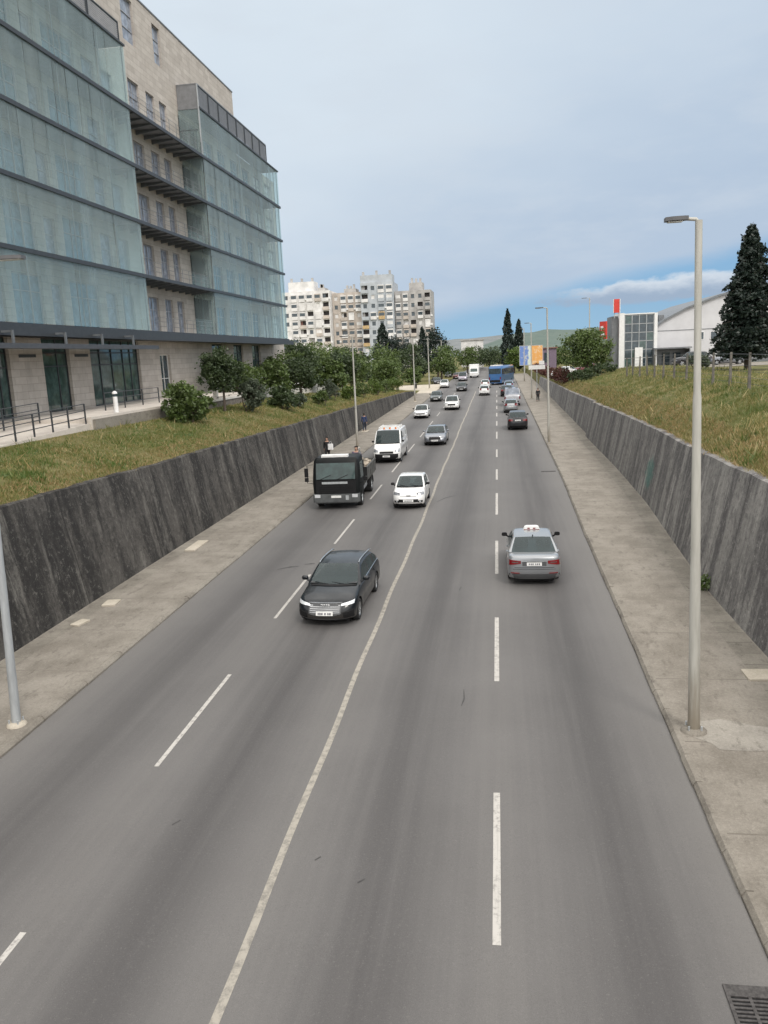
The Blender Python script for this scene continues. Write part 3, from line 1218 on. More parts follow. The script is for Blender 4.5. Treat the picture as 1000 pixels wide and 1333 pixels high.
def estate_details(s, t, pm):
    W = s.W / 2
    lights(s, t, True, W * .50, W * .93, lambda u: .645 + .035 * u, lambda u: .695 + .075 * u, M['lamp_bright'])
    # wide six sided grille with a bright surround
    mb = MB()
    s.patch(mb, -.50, .50, lambda u: .36 + .08 * abs(2 * u - 1) ** 3, lambda u: .715 - .02 * abs(2 * u - 1) ** 4, True, .012, 14, 4)
    g = mb.build('grille', M['trim'], t, smooth=40)
    mb = MB()
    for z in (.42, .47, .52, .57, .62, .66):
        s.patch(mb, -.46, .46, z, z + .012, True, .02, 10, 1)
    s.patch(mb, -.52, .52, .715, .735, True, .02, 10, 1)
    mb.build('grille_bar', M['chrome'], g)
    # four interlocked rings
    mb = MB()
    for x in (-.105, -.035, .035, .105):
        pts = [(x + .05 * math.cos(a), s.L / 2 - s.front_d(x, .645) + .035, .645 + .05 * math.sin(a)) for a in np.linspace(0, 2 * math.pi, 15)]
        mb.tube(pts, .008, 5, caps=False)
    mb.build('badge', M['chrome'], g)
    plate_(s, t, True, .45)
    for sg in (1, -1):
        mb = MB()
        s.patch(mb, sg * .56, sg * W * .93, .30, lambda u: .45 + .06 * u, True, .012, 8, 3)
        mb.build('side_intake', M['black'], t, smooth=40)
    face(s, t, 'lower_lip', -W * .9, W * .9, .235, .275, M['trim'])
    lights(s, t, False, W * .5, W * .95, .78, .92, M['lamp_red'])
    plate_(s, t, False, .8)
    for sg in (1, -1):
        mb = MB()
        pts = []
        for k in range(11):
            u = k / 10
            d = s.rf + .1 + (s.rr + .25 - s.rf - .1) * u
            z = s.H + (-.01 if k in (0, 10) else .035) - s.drop * max(0, (u - .3) / .7) ** 1.5
            pts.append((sg * (s.W / 2 * s.roofw - .035), s.L / 2 - d, z))
        mb.tube(pts, .02, 6)
        mb.build('roof_rail', M['chrome'], t, smooth=60)
    # silver sill line and window line
    for sg in (1, -1):
        mb = MB()
        P = []
        for d in np.linspace(s.cowl + .45, s.rr + .3, 14):
            P.append((sg * (s.hw(float(d)) * s.beltw + .004), s.L / 2 - float(d), s.zt(float(d)) + .012))
        mb.tube(P, .011, 4)
        mb.build('window_line', M['chrome'], t)
    # wipers
    for x0 in (-.45, .1):
        mb = MB()
        d0 = s.cowl + .02
        mb.tube([(x0, s.L / 2 - d0 - .02, s.zt(d0) + .045), (x0 + .5, s.L / 2 - d0 - .1, s.zt(d0) + .10)], .01, 4)
        mb.build('wiper', M['black'], t)


def saloon_details(s, t, pm):
    W = s.W / 2
    lights(s, t, True, W * .52, W * .93, .62, .75, M['lamp_clear'])
    face(s, t, 'grille', -.42, .42, .5, .7, M['black'])
    plate_(s, t, True, .42)
    # two piece red lamps on the tail
    for sg in (1, -1):
        mb = MB()
        s.patch(mb, sg * W * .50, sg * W * .985, lambda u: .80 - .06 * u, lambda u: .905 + .02 * u, False, .014, 10, 3)
        l = mb.build('tail_light', M['lamp_red'], t, smooth=40)
        mb = MB()
        s.patch(mb, sg * W * .60, sg * W * .84, .835, .86, False, .02, 6, 1)
        mb.build('reversing_lamp', M['trim'], l)
    # boot lid edge, plate recess, chrome strip
    mb = MB()
    s.patch(mb, -.40, .40, .725, .865, False, .006, 8, 2)
    mb.build('plate_recess', M['trim'], t)
    plate_(s, t, False, .79, .50, .11, .022)
    mb = MB()
    s.patch(mb, -W * .5, W * .5, .872, .885, False, .02, 8, 1)
    mb.build('boot_strip', M['chrome'], t)
    mb = MB()
    s.patch(mb, -W * .74, W * .74, .655, .668, False, .004, 10, 1)
    s.patch(mb, -W * .95, W * .95, .60, .608, False, .004, 12, 1)
    mb.build('bumper_gap', M['black'], t)
    face(s, t, 'rear_bumper_trim', -W * .95, W * .95, .265, .44, M['trim'], False)
    for sg in (1, -1):
        mb = MB()
        s.patch(mb, sg * W * .55, sg * W * .88, .46, .49, False, .012, 5, 1)
        mb.build('reflector', M['lamp_red'], t)
    mb = MB()
    mb.tube([(0, s.L / 2 - s.rr + .12, s.H - .05), (0, s.L / 2 - s.rr - .03, s.H + .06)], [.03, .008], 6)
    mb.build('aerial', M['black'], t)
    # roof sign: white box with sloped ends and small red marks
    y0 = s.L / 2 - s.rf - .38
    sg_ = MB()
    z0 = s.H + .01
    pr = [(-.30, z0), (.30, z0), (.25, z0 + .11), (.18, z0 + .14), (-.18, z0 + .14), (-.25, z0 + .11)]
    n = len(pr)
    sg_.add([(x, y0 - .1, z) for x, z in pr] + [(x, y0 + .1, z) for x, z in pr],
            [tuple(range(n)), tuple(range(2 * n - 1, n - 1, -1))] + [(i, n + i, n + (i + 1) % n, (i + 1) % n) for i in range(n)])
    o = sg_.build('roof_sign', M['white_paint'], t)
    mb = MB()
    for x in (-.17, .03):
        mb.box(x + .02, x + .11, y0 - .105, y0 - .1, z0 + .04, z0 + .085)
    mb.box(-.28, .28, y0 - .104, y0 - .1, z0 + .012, z0 + .028)
    mb.build('sign_mark', M['sign_red'], o)


ESTATE = CarShape(4.73, 1.84, 1.44, [(0, .66), (.06, .70), (.2, .765), (.6, .85), (1.2, .935), (1.5, .965), (3, .985), (4.2, 1.01), (4.6, 1.0), (4.73, .93)],
                  1.22, 2.12, 3.95, 4.62, (.87, 3.69), .335, .19, .74, 2.6, .62, 3.4, .5, .17, .05, .08)
SALOON = CarShape(4.62, 1.79, 1.46, [(0, .64), (.06, .69), (.2, .77), (.6, .86), (1.2, .95), (1.5, .98), (3, 1.0), (3.9, 1.03), (4.35, 1.045), (4.55, 1.03), (4.62, .97)],
                  1.2, 2.0, 3.35, 4.08, (.88, 3.53), .325, .2, .73, 2.5, .6, 4.0, .42, .15, .03, .05)
HATCH = CarShape(3.72, 1.68, 1.50, [(0, .66), (.05, .74), (.18, .84), (.5, .93), (.9, 1.0), (1.2, 1.03), (2.6, 1.05), (3.4, 1.04), (3.65, 1.0), (3.72, .9)],
                 .86, 1.62, 3.02, 3.6, (.72, 3.10), .30, .19, .76, 2.5, .55, 3.4, .45, .13, .04, .05)
SUV = CarShape(4.45, 1.85, 1.66, [(0, .74), (.05, .84), (.18, .93), (.6, 1.0), (1.1, 1.06), (1.4, 1.09), (3, 1.11), (4.1, 1.12), (4.35, 1.08), (4.45, .98)],
               1.15, 1.92, 3.7, 4.34, (.87, 3.55), .36, .24, .77, 2.9, .6, 3.6, .45, .12, .05, .06)
OLDHATCH = CarShape(4.0, 1.68, 1.42, [(0, .62), (.05, .70), (.18, .78), (.6, .84), (1.1, .90), (1.4, .93), (3, .95), (3.7, .95), (3.93, .92), (4.0, .84)],
                    1.12, 1.9, 3.15, 3.88, (.78, 3.26), .30, .18, .75, 3.0, .5, 3.6, .4, .1, .04, .05)
VAN = CarShape(5.3, 2.02, 2.24, [(0, .80), (.05, .92), (.2, 1.06), (.5, 1.2), (.85, 1.32), (1.2, 1.36), (5.2, 1.36), (5.3, 1.3)],
               .82, 1.5, 5.0, 5.22, (.95, 4.2), .34, .25, .88, 2.9, .6, 5.0, .25, .16, .02, .02, .985)
MINIVAN = CarShape(4.9, 1.92, 1.95, [(0, .74), (.05, .84), (.2, .95), (.6, 1.05), (1.0, 1.12), (1.3, 1.15), (4.7, 1.18), (4.9, 1.1)],
                   .95, 1.7, 4.55, 4.8, (.95, 3.95), .33, .23, .86, 2.8, .6, 5.0, .3, .15, .02, .03, .97)

P = {
    'black': paint('black paint', (.004, .0065, .0095), 0, .4, .25),
    'silver': paint('silver paint', (.29, .305, .32), .55),
    'white': paint('white paint gloss', (.78, .78, .77), 0),
    'grey': paint('grey paint', (.19, .205, .235), .5),
    'dark': paint('dark grey paint', (.018, .019, .023), .2, .5, .4),
    'green': paint('grey green paint', (.07, .085, .08), .4),
    'red': paint('dark red paint', (.16, .012, .02), .2),
    'blue': paint('pale blue paint', (.30, .42, .55), .3),
    'lilac': paint('lilac grey paint', (.30, .27, .32), .4),
    'vangrey': paint('light grey paint', (.46, .47, .50), .3),
}

ST_E = dict(pillars=[(2.74, 2.86), (3.66, 3.78)], rear_side=True, details=estate_details, mirror=P['black'], handles=(2.55, 3.45), gaps=(1.62, 2.8, 3.72))
ST_S = dict(pillars=[(2.5, 2.62), (3.26, 3.5)], details=saloon_details, mirror=M['black'], handles=(2.35, 3.2), gaps=(1.5, 2.56, 3.4), rear_glass_to=.95, rim=M['steel_rim'])


def style(s, **kw):
    mid = s.rf + (s.rr - s.rf) * .46
    end = s.rf + (s.rr - s.rf) * .90
    d = dict(pillars=[(mid - .05, mid + .06), (end - .05, end + .1)], rear_side=False, handles=(mid - .25, end - .25), gaps=(s.cowl + .5, mid, end - .05))
    dk = kw.pop('dk', {})
    d['details'] = generic_details(**dk)
    d.update(kw)
    return d


GRP_IN = 'cars driving towards the camera'
GRP_OUT = 'cars driving away from the camera'


def put(name, s, pm, x, y_front, toward, label, cat, st, group=None, dr=0.):
    """y_front is where the end nearest the camera stands"""
    yc = y_front + s.L / 2
    rz = math.pi if toward else 0.
    return build_car(name, s, P[pm], (x, yc, zr(yc)), rz + dr, label, cat, group or (GRP_IN if toward else GRP_OUT), st)


put('estate_car', ESTATE, 'black', -5.17, 22.3, True, 'black estate car with roof rails and bright headlights, nearest car coming towards the camera', 'car', ST_E, dr=rad(-2.0))
put('saloon_car', SALOON, 'silver', 1.13, 26.4, False, 'silver saloon car with a white roof sign, driving away in the right lane', 'car', ST_S)
put('hatchback', HATCH, 'white', -4.6, 39.6, True, 'small white hatchback beside the black truck, close to the solid line', 'car',
    style(HATCH, dk=dict(fog=True, hz=(.72, .87), gz=(.38, .53), gw=.50, pz=.455, lowz=(.20, .30)), mirror=M['black']))
def van_details(s, t, pm):
    W = s.W / 2
    lights(s, t, True, W * .60, W * .93, .80, lambda u: .93 + .12 * u, M['lamp_clear'])
    face(s, t, 'grille', -.5, .5, .70, .84, M['black'])
    face(s, t, 'front_bumper', -W * .97, W * .97, .30, .68, M['black'], True, .03)
    plate_(s, t, True, .52, off=.045)
    lights(s, t, False, W * .82, W * .97, .8, 1.3, M['lamp_red'])
    mb = MB()
    for y in (.8, -.2, -1.2):
        mb.tube([(-.75, y, s.H + .12), (.75, y, s.H + .12)], .025, 6)
        for x in (-.7, .7):
            mb.tube([(x, y, s.H), (x, y, s.H + .12)], .02, 6)
    for x in (-.7, .7):
        mb.tube([(x, .9, s.H + .15), (x, -1.4, s.H + .15)], .022, 6)
    mb.build('roof_rack', M['white_paint'], t)
    for x in (-.55, -.12, .3):
        mb = MB()
        mb.lathe([(.01, .15), (.05, .14), (.065, .08), (.07, .0)], 10, (x, 1.0, s.H + .04))
        mb.build('roof_light', M['lamp_amber'], t, smooth=50)


put('panel_van', VAN, 'white', -7.95, 56.0, True, 'white panel van with dark bumper and roof lights behind the black truck', 'van',
    dict(pillars=[(2.1, 2.3)], van_from=2.2, tri=.1, details=van_details, handles=(1.95,), gaps=(1.2, 2.25)))
put('estate_car', ESTATE, 'grey', -5.2, 65.3, True, 'grey car with wide dark grille and low roof behind the small white hatchback', 'car',
    style(ESTATE, rear_side=True, dk=dict(hz=(.62, .73), gz=(.40, .70), gw=.48, chrome=True, pz=.44, lowz=(.24, .34)), mirror=P['grey']))
put('hatchback', OLDHATCH, 'white', -8.7, 90.2, True, 'older white hatchback in the kerb lane, ahead of the grey green car', 'car', style(OLDHATCH))
put('offroad_car', SUV, 'white', -5.75, 100.4, True, 'white tall car beside the solid line, behind the grey car', 'car', style(SUV, dk=dict(gz=(.6, .8), hz=(.8, .92))))
put('hatchback', OLDHATCH, 'green', -8.95, 116.4, True, 'grey green hatchback behind the older white hatchback', 'car', style(OLDHATCH))
put('saloon_car', SALOON, 'dark', -6.2, 139, True, 'dark oncoming saloon far down beside the solid line', 'car', style(SALOON))
put('hatchback', HATCH, 'white', -10.0, 152, True, 'far white hatchback oncoming near the pale forecourt', 'car', style(HATCH))
put('saloon_car', SALOON, 'dark', -12.6, 166, True, 'dark car leaving the pale forecourt on the far left', 'car', style(SALOON), dr=.25)
put('minivan', MINIVAN, 'lilac', -7.6, 178, True, 'lilac grey minivan in the far queue of oncoming traffic', 'car', style(MINIVAN))
put('hatchback', HATCH, 'red', -9.7, 192, True, 'dark red hatchback in the far queue of oncoming traffic', 'car', style(HATCH))
put('hatchback', HATCH, 'dark', -12.4, 205, True, 'tiny dark car farthest to the left in the oncoming queue', 'car', style(HATCH))

put('hatchback', SUV, 'dark', 1.82, 75.2, False, 'dark hatchback with white number plate, nearest of the waiting cars on the right', 'car',
    style(SUV, dk=dict(rpz=.92, tz=(.85, 1.02))))
put('hatchback', HATCH, 'silver', 1.5, 93.6, False, 'silver hatchback with dark rear window, second of the waiting cars on the right', 'car', style(HATCH, dk=dict(tz=(.85, 1.1), rpz=.75)))
put('minivan', VAN, 'vangrey', 1.85, 103.5, False, 'pale grey van with a large rear window, third of the waiting cars', 'van',
    dict(pillars=[(2.1, 2.3)], van_from=2.2, rear_glass=True, rear_glass_to=.8, details=generic_details(hz=(.8, .95), gz=(.55, .7), tz=(.9, 1.25), rpz=.7, tx=(.84, .93)), glass=M['blue_glass']))
put('offroad_car', SUV, 'dark', 1.35, 122, False, 'dark tall car waiting between the pale van and the blue bus', 'car', style(SUV, dk=dict(tz=(.85, 1.05), rpz=.8)))
put('hatchback', HATCH, 'white', -2.05, 126, False, 'nearer of the two white hatchbacks driving away in the inner lane', 'car', style(HATCH, dk=dict(tz=(.85, 1.1), rpz=.75)))
put('hatchback', HATCH, 'white', -2.2, 146, False, 'farther of the two white hatchbacks driving away in the inner lane', 'car', style(HATCH, dk=dict(tz=(.85, 1.1), rpz=.75)))
put('hatchback', HATCH, 'blue', 1.9, 138, False, 'pale blue hatchback just in front of the blue bus', 'car', style(HATCH, dk=dict(tz=(.85, 1.1), rpz=.75)))
# parked cars by the glass tower and under the round tree
for i, (x, y, pm, s_, dr, lab) in enumerate(((22.8, 98.0, 'dark', SUV, 1.65, 'dark parked tall car under the lean-to by the white warehouse'),
        (26.5, 97.0, 'grey', OLDHATCH, 1.5, 'grey parked hatchback before the white warehouse wall'),
        (9.6, 118, 'white', HATCH, 1.2, 'white parked hatchback half hidden behind the red hedge'),
        (13.2, 121, 'red', OLDHATCH, 1.4, 'dark red parked hatchback under the round tree'))):
    st = style(s_)
    z = max(ground_right(min(x, 17), y + 2), 0) + .03
    c = build_car('parked_car', s_, P[pm], (x, y + 2, z), dr, lab, 'car', 'cars parked by the warehouse', st)
    c.rotation_euler = (0, 0, dr)

# ------------------------------------------------------------------ black flatbed truck
TR_Y, TR_X = 40.0, -8.38
truck = empty('flatbed_truck', (TR_X, TR_Y, zr(TR_Y)), 0, 'black flatbed truck with dropsides and tall mirrors, in the kerb lane', 'truck', None)
truck.rotation_euler = (math.atan(S), 0, rad(1.5))
M['cab'] = mat('black cab paint', (.005, .0065, .007), .5, var=.3, spec=.22)
M['cabglass'] = glass_dark('cab glass', (.022, .042, .040))
M['tank'] = mat('tank metal', (.30, .31, .32), .45, .4)
M['steel_blk'] = mat('blackened steel', (.028, .029, .03), .65)
mb = MB()
# cab: plan with rounded corners, profile leaning back above the windscreen foot (front at y = 0)
prof = [(.62, .02, 1.2), (.95, 0., 1.23), (1.48, .0, 1.24), (2.05, .10, 1.21), (2.50, .22, 1.17), (2.62, .30, 1.12), (2.68, .42, 1.02)]
rows = []
for z, yf, w in prof:
    b = .16
    yb = 1.85
    r = []
    for x, y in ((-w + .0, yb), (-w, yf + b), (-w + .05, yf + .05), (-w + b, yf), (-w * .4, yf - .03), (w * .4, yf - .03), (w - b, yf), (w - .05, yf + .05), (w, yf + b), (w, yb)):
        r.append((x, y, z))
    rows.append(r)
mb.grid(rows)
mb.add(rows[-1], [tuple(range(10))])
mb.add(rows[0], [tuple(range(9, -1, -1))])
mb.add([r[0] for r in rows] + [r[-1] for r in rows], [(i, i + 1, len(rows) + i + 1, len(rows) + i) for i in range(len(rows) - 1)])
cab = mb.build('cab', M['cab'], truck, smooth=35)
mb = MB()
mb.grid([[(x, yy, z) for x in (-1.02, -.5, .5, 1.02)] for z, yy in ((1.60, -.022), (2.05, .052), (2.42, .168))])
mb.build('windscreen', M['cabglass'], truck, smooth=30)
mb = MB()
for x0 in (-.8, .1):
    mb.tube([(x0, -.045, 1.60), (x0 + .55, -.01, 1.82)], .014, 4)
mb.build('wiper', M['black'], truck)
for sg in (1, -1):
    mb = MB()
    q = [(sg * 1.244, .45, 1.55), (sg * 1.244, 1.45, 1.55), (sg * 1.19, 1.45, 2.38), (sg * 1.19, .58, 2.38)]
    q = [(x + sg * .012, y, z) for x, y, z in q]
    mb.quad(*(q if sg > 0 else q[::-1]))
    mb.build('side_window', M['cabglass'], truck)
    mb = MB()
    mb.obox((sg * 1.55, .12, 1.95), (.20, .10, .46), None, 0, .03)
    mb.obox((sg * 1.55, .12, 1.58), (.20, .10, .2), None, 0, .03)
    mb.tube([(sg * 1.2, .25, 2.35), (sg * 1.5, .14, 2.33), (sg * 1.52, .14, 1.4), (sg * 1.22, .25, 1.35)], .018, 6)
    mb.build('mirror', M['black'], truck)
    mb = MB()
    mb.obox((sg * .98, -.125, .74), (.30, .06, .17), None, 0, .02)
    mb.build('headlight', M['lamp_bright'], truck)
mb = MB()
mb.tube([(1.02, 1.98, .9), (1.02, 1.98, 2.75), (1.02, 2.1, 2.9)], .065, 10)
mb.build('exhaust_stack', M['tank'], truck, smooth=40)
mb = MB()
mb.obox((.98, 1.72, 1.02), (.5, .34, .5), None, 0, .03)
mb.build('tool_box', M['tank'], truck)
mb = MB()
mb.box(-1.05, 1.05, -.055, -.03, .86, 1.55)
for z in (1.0, 1.1, 1.2):
    mb.box(-.85, .85, -.07, -.055, z, z + .035)
mb.build('grille', M['black'], truck)
mb = MB()
mb.box(-.72, .62, -.085, -.056, 1.36, 1.47)
mb.build('name_bar', M['galv'], truck)
mb = MB()
mb.obox((0, .05, .62), (2.46, .34, .42), None, 0, .08)
mb.box(-1.1, 1.1, -.03, .15, .34, .41)
mb.build('bumper', mat('grey bumper', (.085, .09, .092), .55, var=.25), truck)
mb = MB()
mb.box(-.26, .26, -.145, -.121, .64, .76)
mb.build('licence_plate', M['plate'], truck)
mb = MB()
mb.box(.50, .66, -.14, -.121, .52, .76)
mb.build('front_panel', M['galv'], truck)
mb = MB()
mb.box(-.78, .62, .45, .85, 2.66, 2.80)
mb.box(-.7, -.2, .43, .45, 2.69, 2.78)
mb.box(.05, .5, .43, .45, 2.69, 2.78)
mb.build('roof_board', M['white_paint'], truck)
mb = MB()
mb.box(-.45, -.3, .6, 6.6, .62, .85)
mb.box(.3, .45, .6, 6.6, .62, .85)
for y in (1.0, 3.0, 5.0, 6.5):
    mb.box(-.3, .3, y, y + .08, .65, .8)
mb.build('chassis', M['steel_blk'], truck)
for sg in (1, -1):
    mb = MB()
    mb.tube([(sg * .85, 2.3, .72), (sg * .85, 3.7, .72)], .27, 14)
    mb.build('fuel_tank', M['tank'], truck, smooth=40)
mb = MB()
mb.box(-1.22, 1.22, 2.05, 6.75, .98, 1.10)
mb.build('bed', mat('worn bed boards', (.16, .13, .10), .8, var=.4, scale=5), truck)
M['dropside'] = mat('dropside', (.10, .10, .095), .6, .2, var=.35, scale=4)
for nm, (x0, x1, y0, y1, h) in (('headboard', (-1.22, 1.22, 2.0, 2.06, 2.3)), ('dropside', (1.19, 1.24, 2.08, 6.7, 1.75)), ('dropside', (-1.24, -1.19, 2.08, 6.7, 1.75)), ('tailboard', (-1.18, 1.18, 6.7, 6.75, 1.75))):
    mb = MB()
    mb.box(x0, x1, y0, y1, 1.02, h)
    if nm == 'dropside':
        s_ = 1 if x0 > 0 else -1
        for y in np.linspace(2.2, 6.5, 7):
            mb.box(min(x1, x1 + s_ * .03) if s_ > 0 else x0 - .03, x1 + .03 if s_ > 0 else x0, float(y), float(y) + .07, 1.0, h + .02)
        mb.box(x1 if s_ > 0 else x0 - .02, x1 + .02 if s_ > 0 else x0, 2.1, 6.68, h - .06, h + .0)
    mb.build(nm, M['dropside'], truck)
for y, dbl in ((1.15, False), (5.1, True)):
    for sg in (1, -1):
        mb = MB()
        r = .47
        w = .5 if dbl else .27
        xo, xi = sg * 1.2, sg * (1.2 - w)
        mb.lathe([(r * .55, xo - sg * .02), (r * .62, xo), (r * .93, xo), (r, xo - sg * .04), (r, xi), (r * .3, xi)], 22, (0, 0, 0), 'x')
        wh = mb.build('wheel', M['tyre'], truck, smooth=40, loc=(0, y, r))
        mb = MB()
        mb.lathe([(r * .58, xo - sg * .01), (r * .5, xo - sg * .08), (r * .22, xo - sg * .06), (r * .18, xo - sg * .01), (0, xo - sg * .01)], 18, (0, 0, 0), 'x')
        mb.build('rim', M['galv'], wh, smooth=30)
        mb = MB()
        pts = [(a * (r + .09)) for a in ()]
        rows = []
        for k in range(9):
            a = math.pi * k / 8
            rows.append([(sg * 1.23, y + (r + .08) * math.cos(a), r + (r + .08) * math.sin(a) * .95), (sg * .8, y + (r + .08) * math.cos(a), r + (r + .08) * math.sin(a) * .95)])
        mb.grid(rows)
        mb.build('mudguard', M['black'], truck, smooth=60)
# load on the bed
mb = MB()
rnd = random.Random(3)
for k in range(110):
    x, y = rnd.uniform(-1.0, 1.0), rnd.uniform(3.0, 6.4)
    h = rnd.uniform(.4, 1.0) * 1.15 * (1 - (x / 1.3) ** 2) * (1 - ((y - 4.7) / 2.6) ** 2)
    sz = rnd.uniform(.15, .42)
    q = Matrix.Rotation(rnd.uniform(0, 3), 3, 'Z') @ Matrix.Rotation(rnd.uniform(-.5, .5), 3, 'X')
    mb.obox((x, y, 1.18 + h), (sz, sz * rnd.uniform(.5, 1.2), sz * rnd.uniform(.25, .6)), q, 0, sz * .15)
mb.obox((.78, 2.45, 1.16), (.62, .55, .10), None, 0, .03)
o = mb.build('rubble_load', mat('pale rubble', (.36, .31, .25), .85, var=.35, scale=4), loc=(TR_X, TR_Y, zr(TR_Y)))
o.rotation_euler = truck.rotation_euler
tag(o, 'beige heap of broken slabs on the bed of the black truck', 'rubble', kind='stuff')

# ------------------------------------------------------------------ blue bus
bus = empty('bus', (-.45, 156, zr(156)), rad(-13), 'blue bus with dark window band turning across the far end of the road', 'bus')
M['busblue'] = paint('blue bus paint', (.035, .13, .33), .1)
mb = MB()
W2, LB, HB = 1.27, 11.5, 3.6
pl = [(-W2, .2), (-W2 + .15, 0), (W2 - .15, 0), (W2, .2), (W2, LB - .2), (W2 - .15, LB), (-W2 + .15, LB), (-W2, LB - .2)]
lv = [(.35, 1.), (1.2, 1.), (3.0, .985), (3.35, .95), (HB, .82)]
vs = [(x * k, LB / 2 + (y - LB / 2) * (1 - (1 - k) * .25), z) for z, k in lv for x, y in pl]
fs = [(i * 8 + a, i * 8 + (a + 1) % 8, (i + 1) * 8 + (a + 1) % 8, (i + 1) * 8 + a) for i in range(len(lv) - 1) for a in range(8)]
fs.append(tuple(32 + a for a in range(8)))
mb.add(vs, fs)
mb.build('body', M['busblue'], bus, smooth=35)
mb = MB()
mb.box(-1.15, 1.15, -.012, .05, 2.1, 3.1)
mb.build('rear_window', M['window_glass'], bus)
for sg in (1, -1):
    for k in range(6):
        mb = MB()
        mb.box(min(sg * 1.2, sg * 1.285), max(sg * 1.2, sg * 1.285), .4 + k * 1.82, 2.18 + k * 1.82, 2.0, 3.05)
        mb.build('side_window', M['window_glass'], bus)
    for y in (2.6, 9.0):
        mb = MB()
        mb.lathe([(0, sg * 1.1), (.3, sg * 1.27), (.48, sg * 1.28), (.5, sg * 1.2), (.5, sg * .9)], 18, (0, 0, 0), 'x')
        mb.build('wheel', M['tyre'], bus, smooth=40, loc=(0, y, .5))
    mb = MB()
    mb.box(min(sg * .95, sg * 1.15), max(sg * .95, sg * 1.15), -.03, .02, 1.0, 1.5)
    mb.build('tail_light', M['lamp_red'], bus)
mb = MB()
mb.box(-.9, .9, .2, 3.2, 3.59, 3.75)
mb.build('roof_unit', M['white_paint'], bus)
mb = MB()
mb.box(-1.0, 1.0, -.02, .02, .5, .95)
mb.build('engine_grille', M['black'], bus)

# white box van far away
bv = empty('box_van', (-5.6, 196, zr(196)), 0, 'white box van with a tall body in the far queue', 'van')
mb = MB()
mb.obox((0, 4.2, 1.9), (2.3, 4.6, 2.5), None, 0, .06)
mb.build('box_body', M['white_paint'], bv)
mb = MB()
cabp = [(0, .5), (0, 1.2), (.25, 1.35), (.75, 2.25), (1.8, 2.3), (1.8, .5)]
mb.add([(-1, y, z) for y, z in cabp] + [(1, y, z) for y, z in cabp], [tuple(range(5, -1, -1)), tuple(range(6, 12))] + [(i, (i + 1) % 6, 6 + (i + 1) % 6, 6 + i) for i in range(6)])
mb.build('cab', M['white_paint'], bv)
mb = MB()
mb.quad((-.88, .27, 1.42), (.88, .27, 1.42), (.8, .70, 2.2), (-.8, .70, 2.2))
mb.build('windscreen', M['carglass'], bv)
for y in (.9, 5.2):
    for sg in (1, -1):
        mb = MB()
        mb.lathe([(0, sg * .95), (.36, sg * 1.0), (.38, sg * .95), (.38, sg * .7)], 14, (0, 0, 0), 'x')
        mb.build('wheel', M['tyre'], bv, smooth=40, loc=(0, y, .38))


# ------------------------------------------------------------------ people
def skin_graph(nodes, edges, name, m, parent=None, sub=2):
    keys = list(nodes)
    me = bpy.data.meshes.new(name)
    me.from_pydata([nodes[k][0] for k in keys], [(keys.index(a), keys.index(b)) for a, b in edges], [])
    o = bpy.data.objects.new(name, me)
    COL.objects.link(o)
    o.modifiers.new('Skin', 'SKIN')
    ss = o.modifiers.new('Sub', 'SUBSURF')
    ss.levels = ss.render_levels = sub
    sv = me.skin_vertices[0].data
    for i, k in enumerate(keys):
        r = nodes[k][1]
        sv[i].radius = r if isinstance(r, tuple) else (r, r)
        sv[i].use_root = (i == 0)
    dg = bpy.context.evaluated_depsgraph_get()
    dg.update()
    me2 = bpy.data.meshes.new_from_object(o.evaluated_get(dg))
    me2.name = name
    bpy.data.objects.remove(o)
    me2.materials.clear()
    me2.materials.append(m)
    me2.polygons.foreach_set('use_smooth', [True] * len(me2.polygons))
    o2 = bpy.data.objects.new(name, me2)
    COL.objects.link(o2)
    o2.parent = parent
    return o2


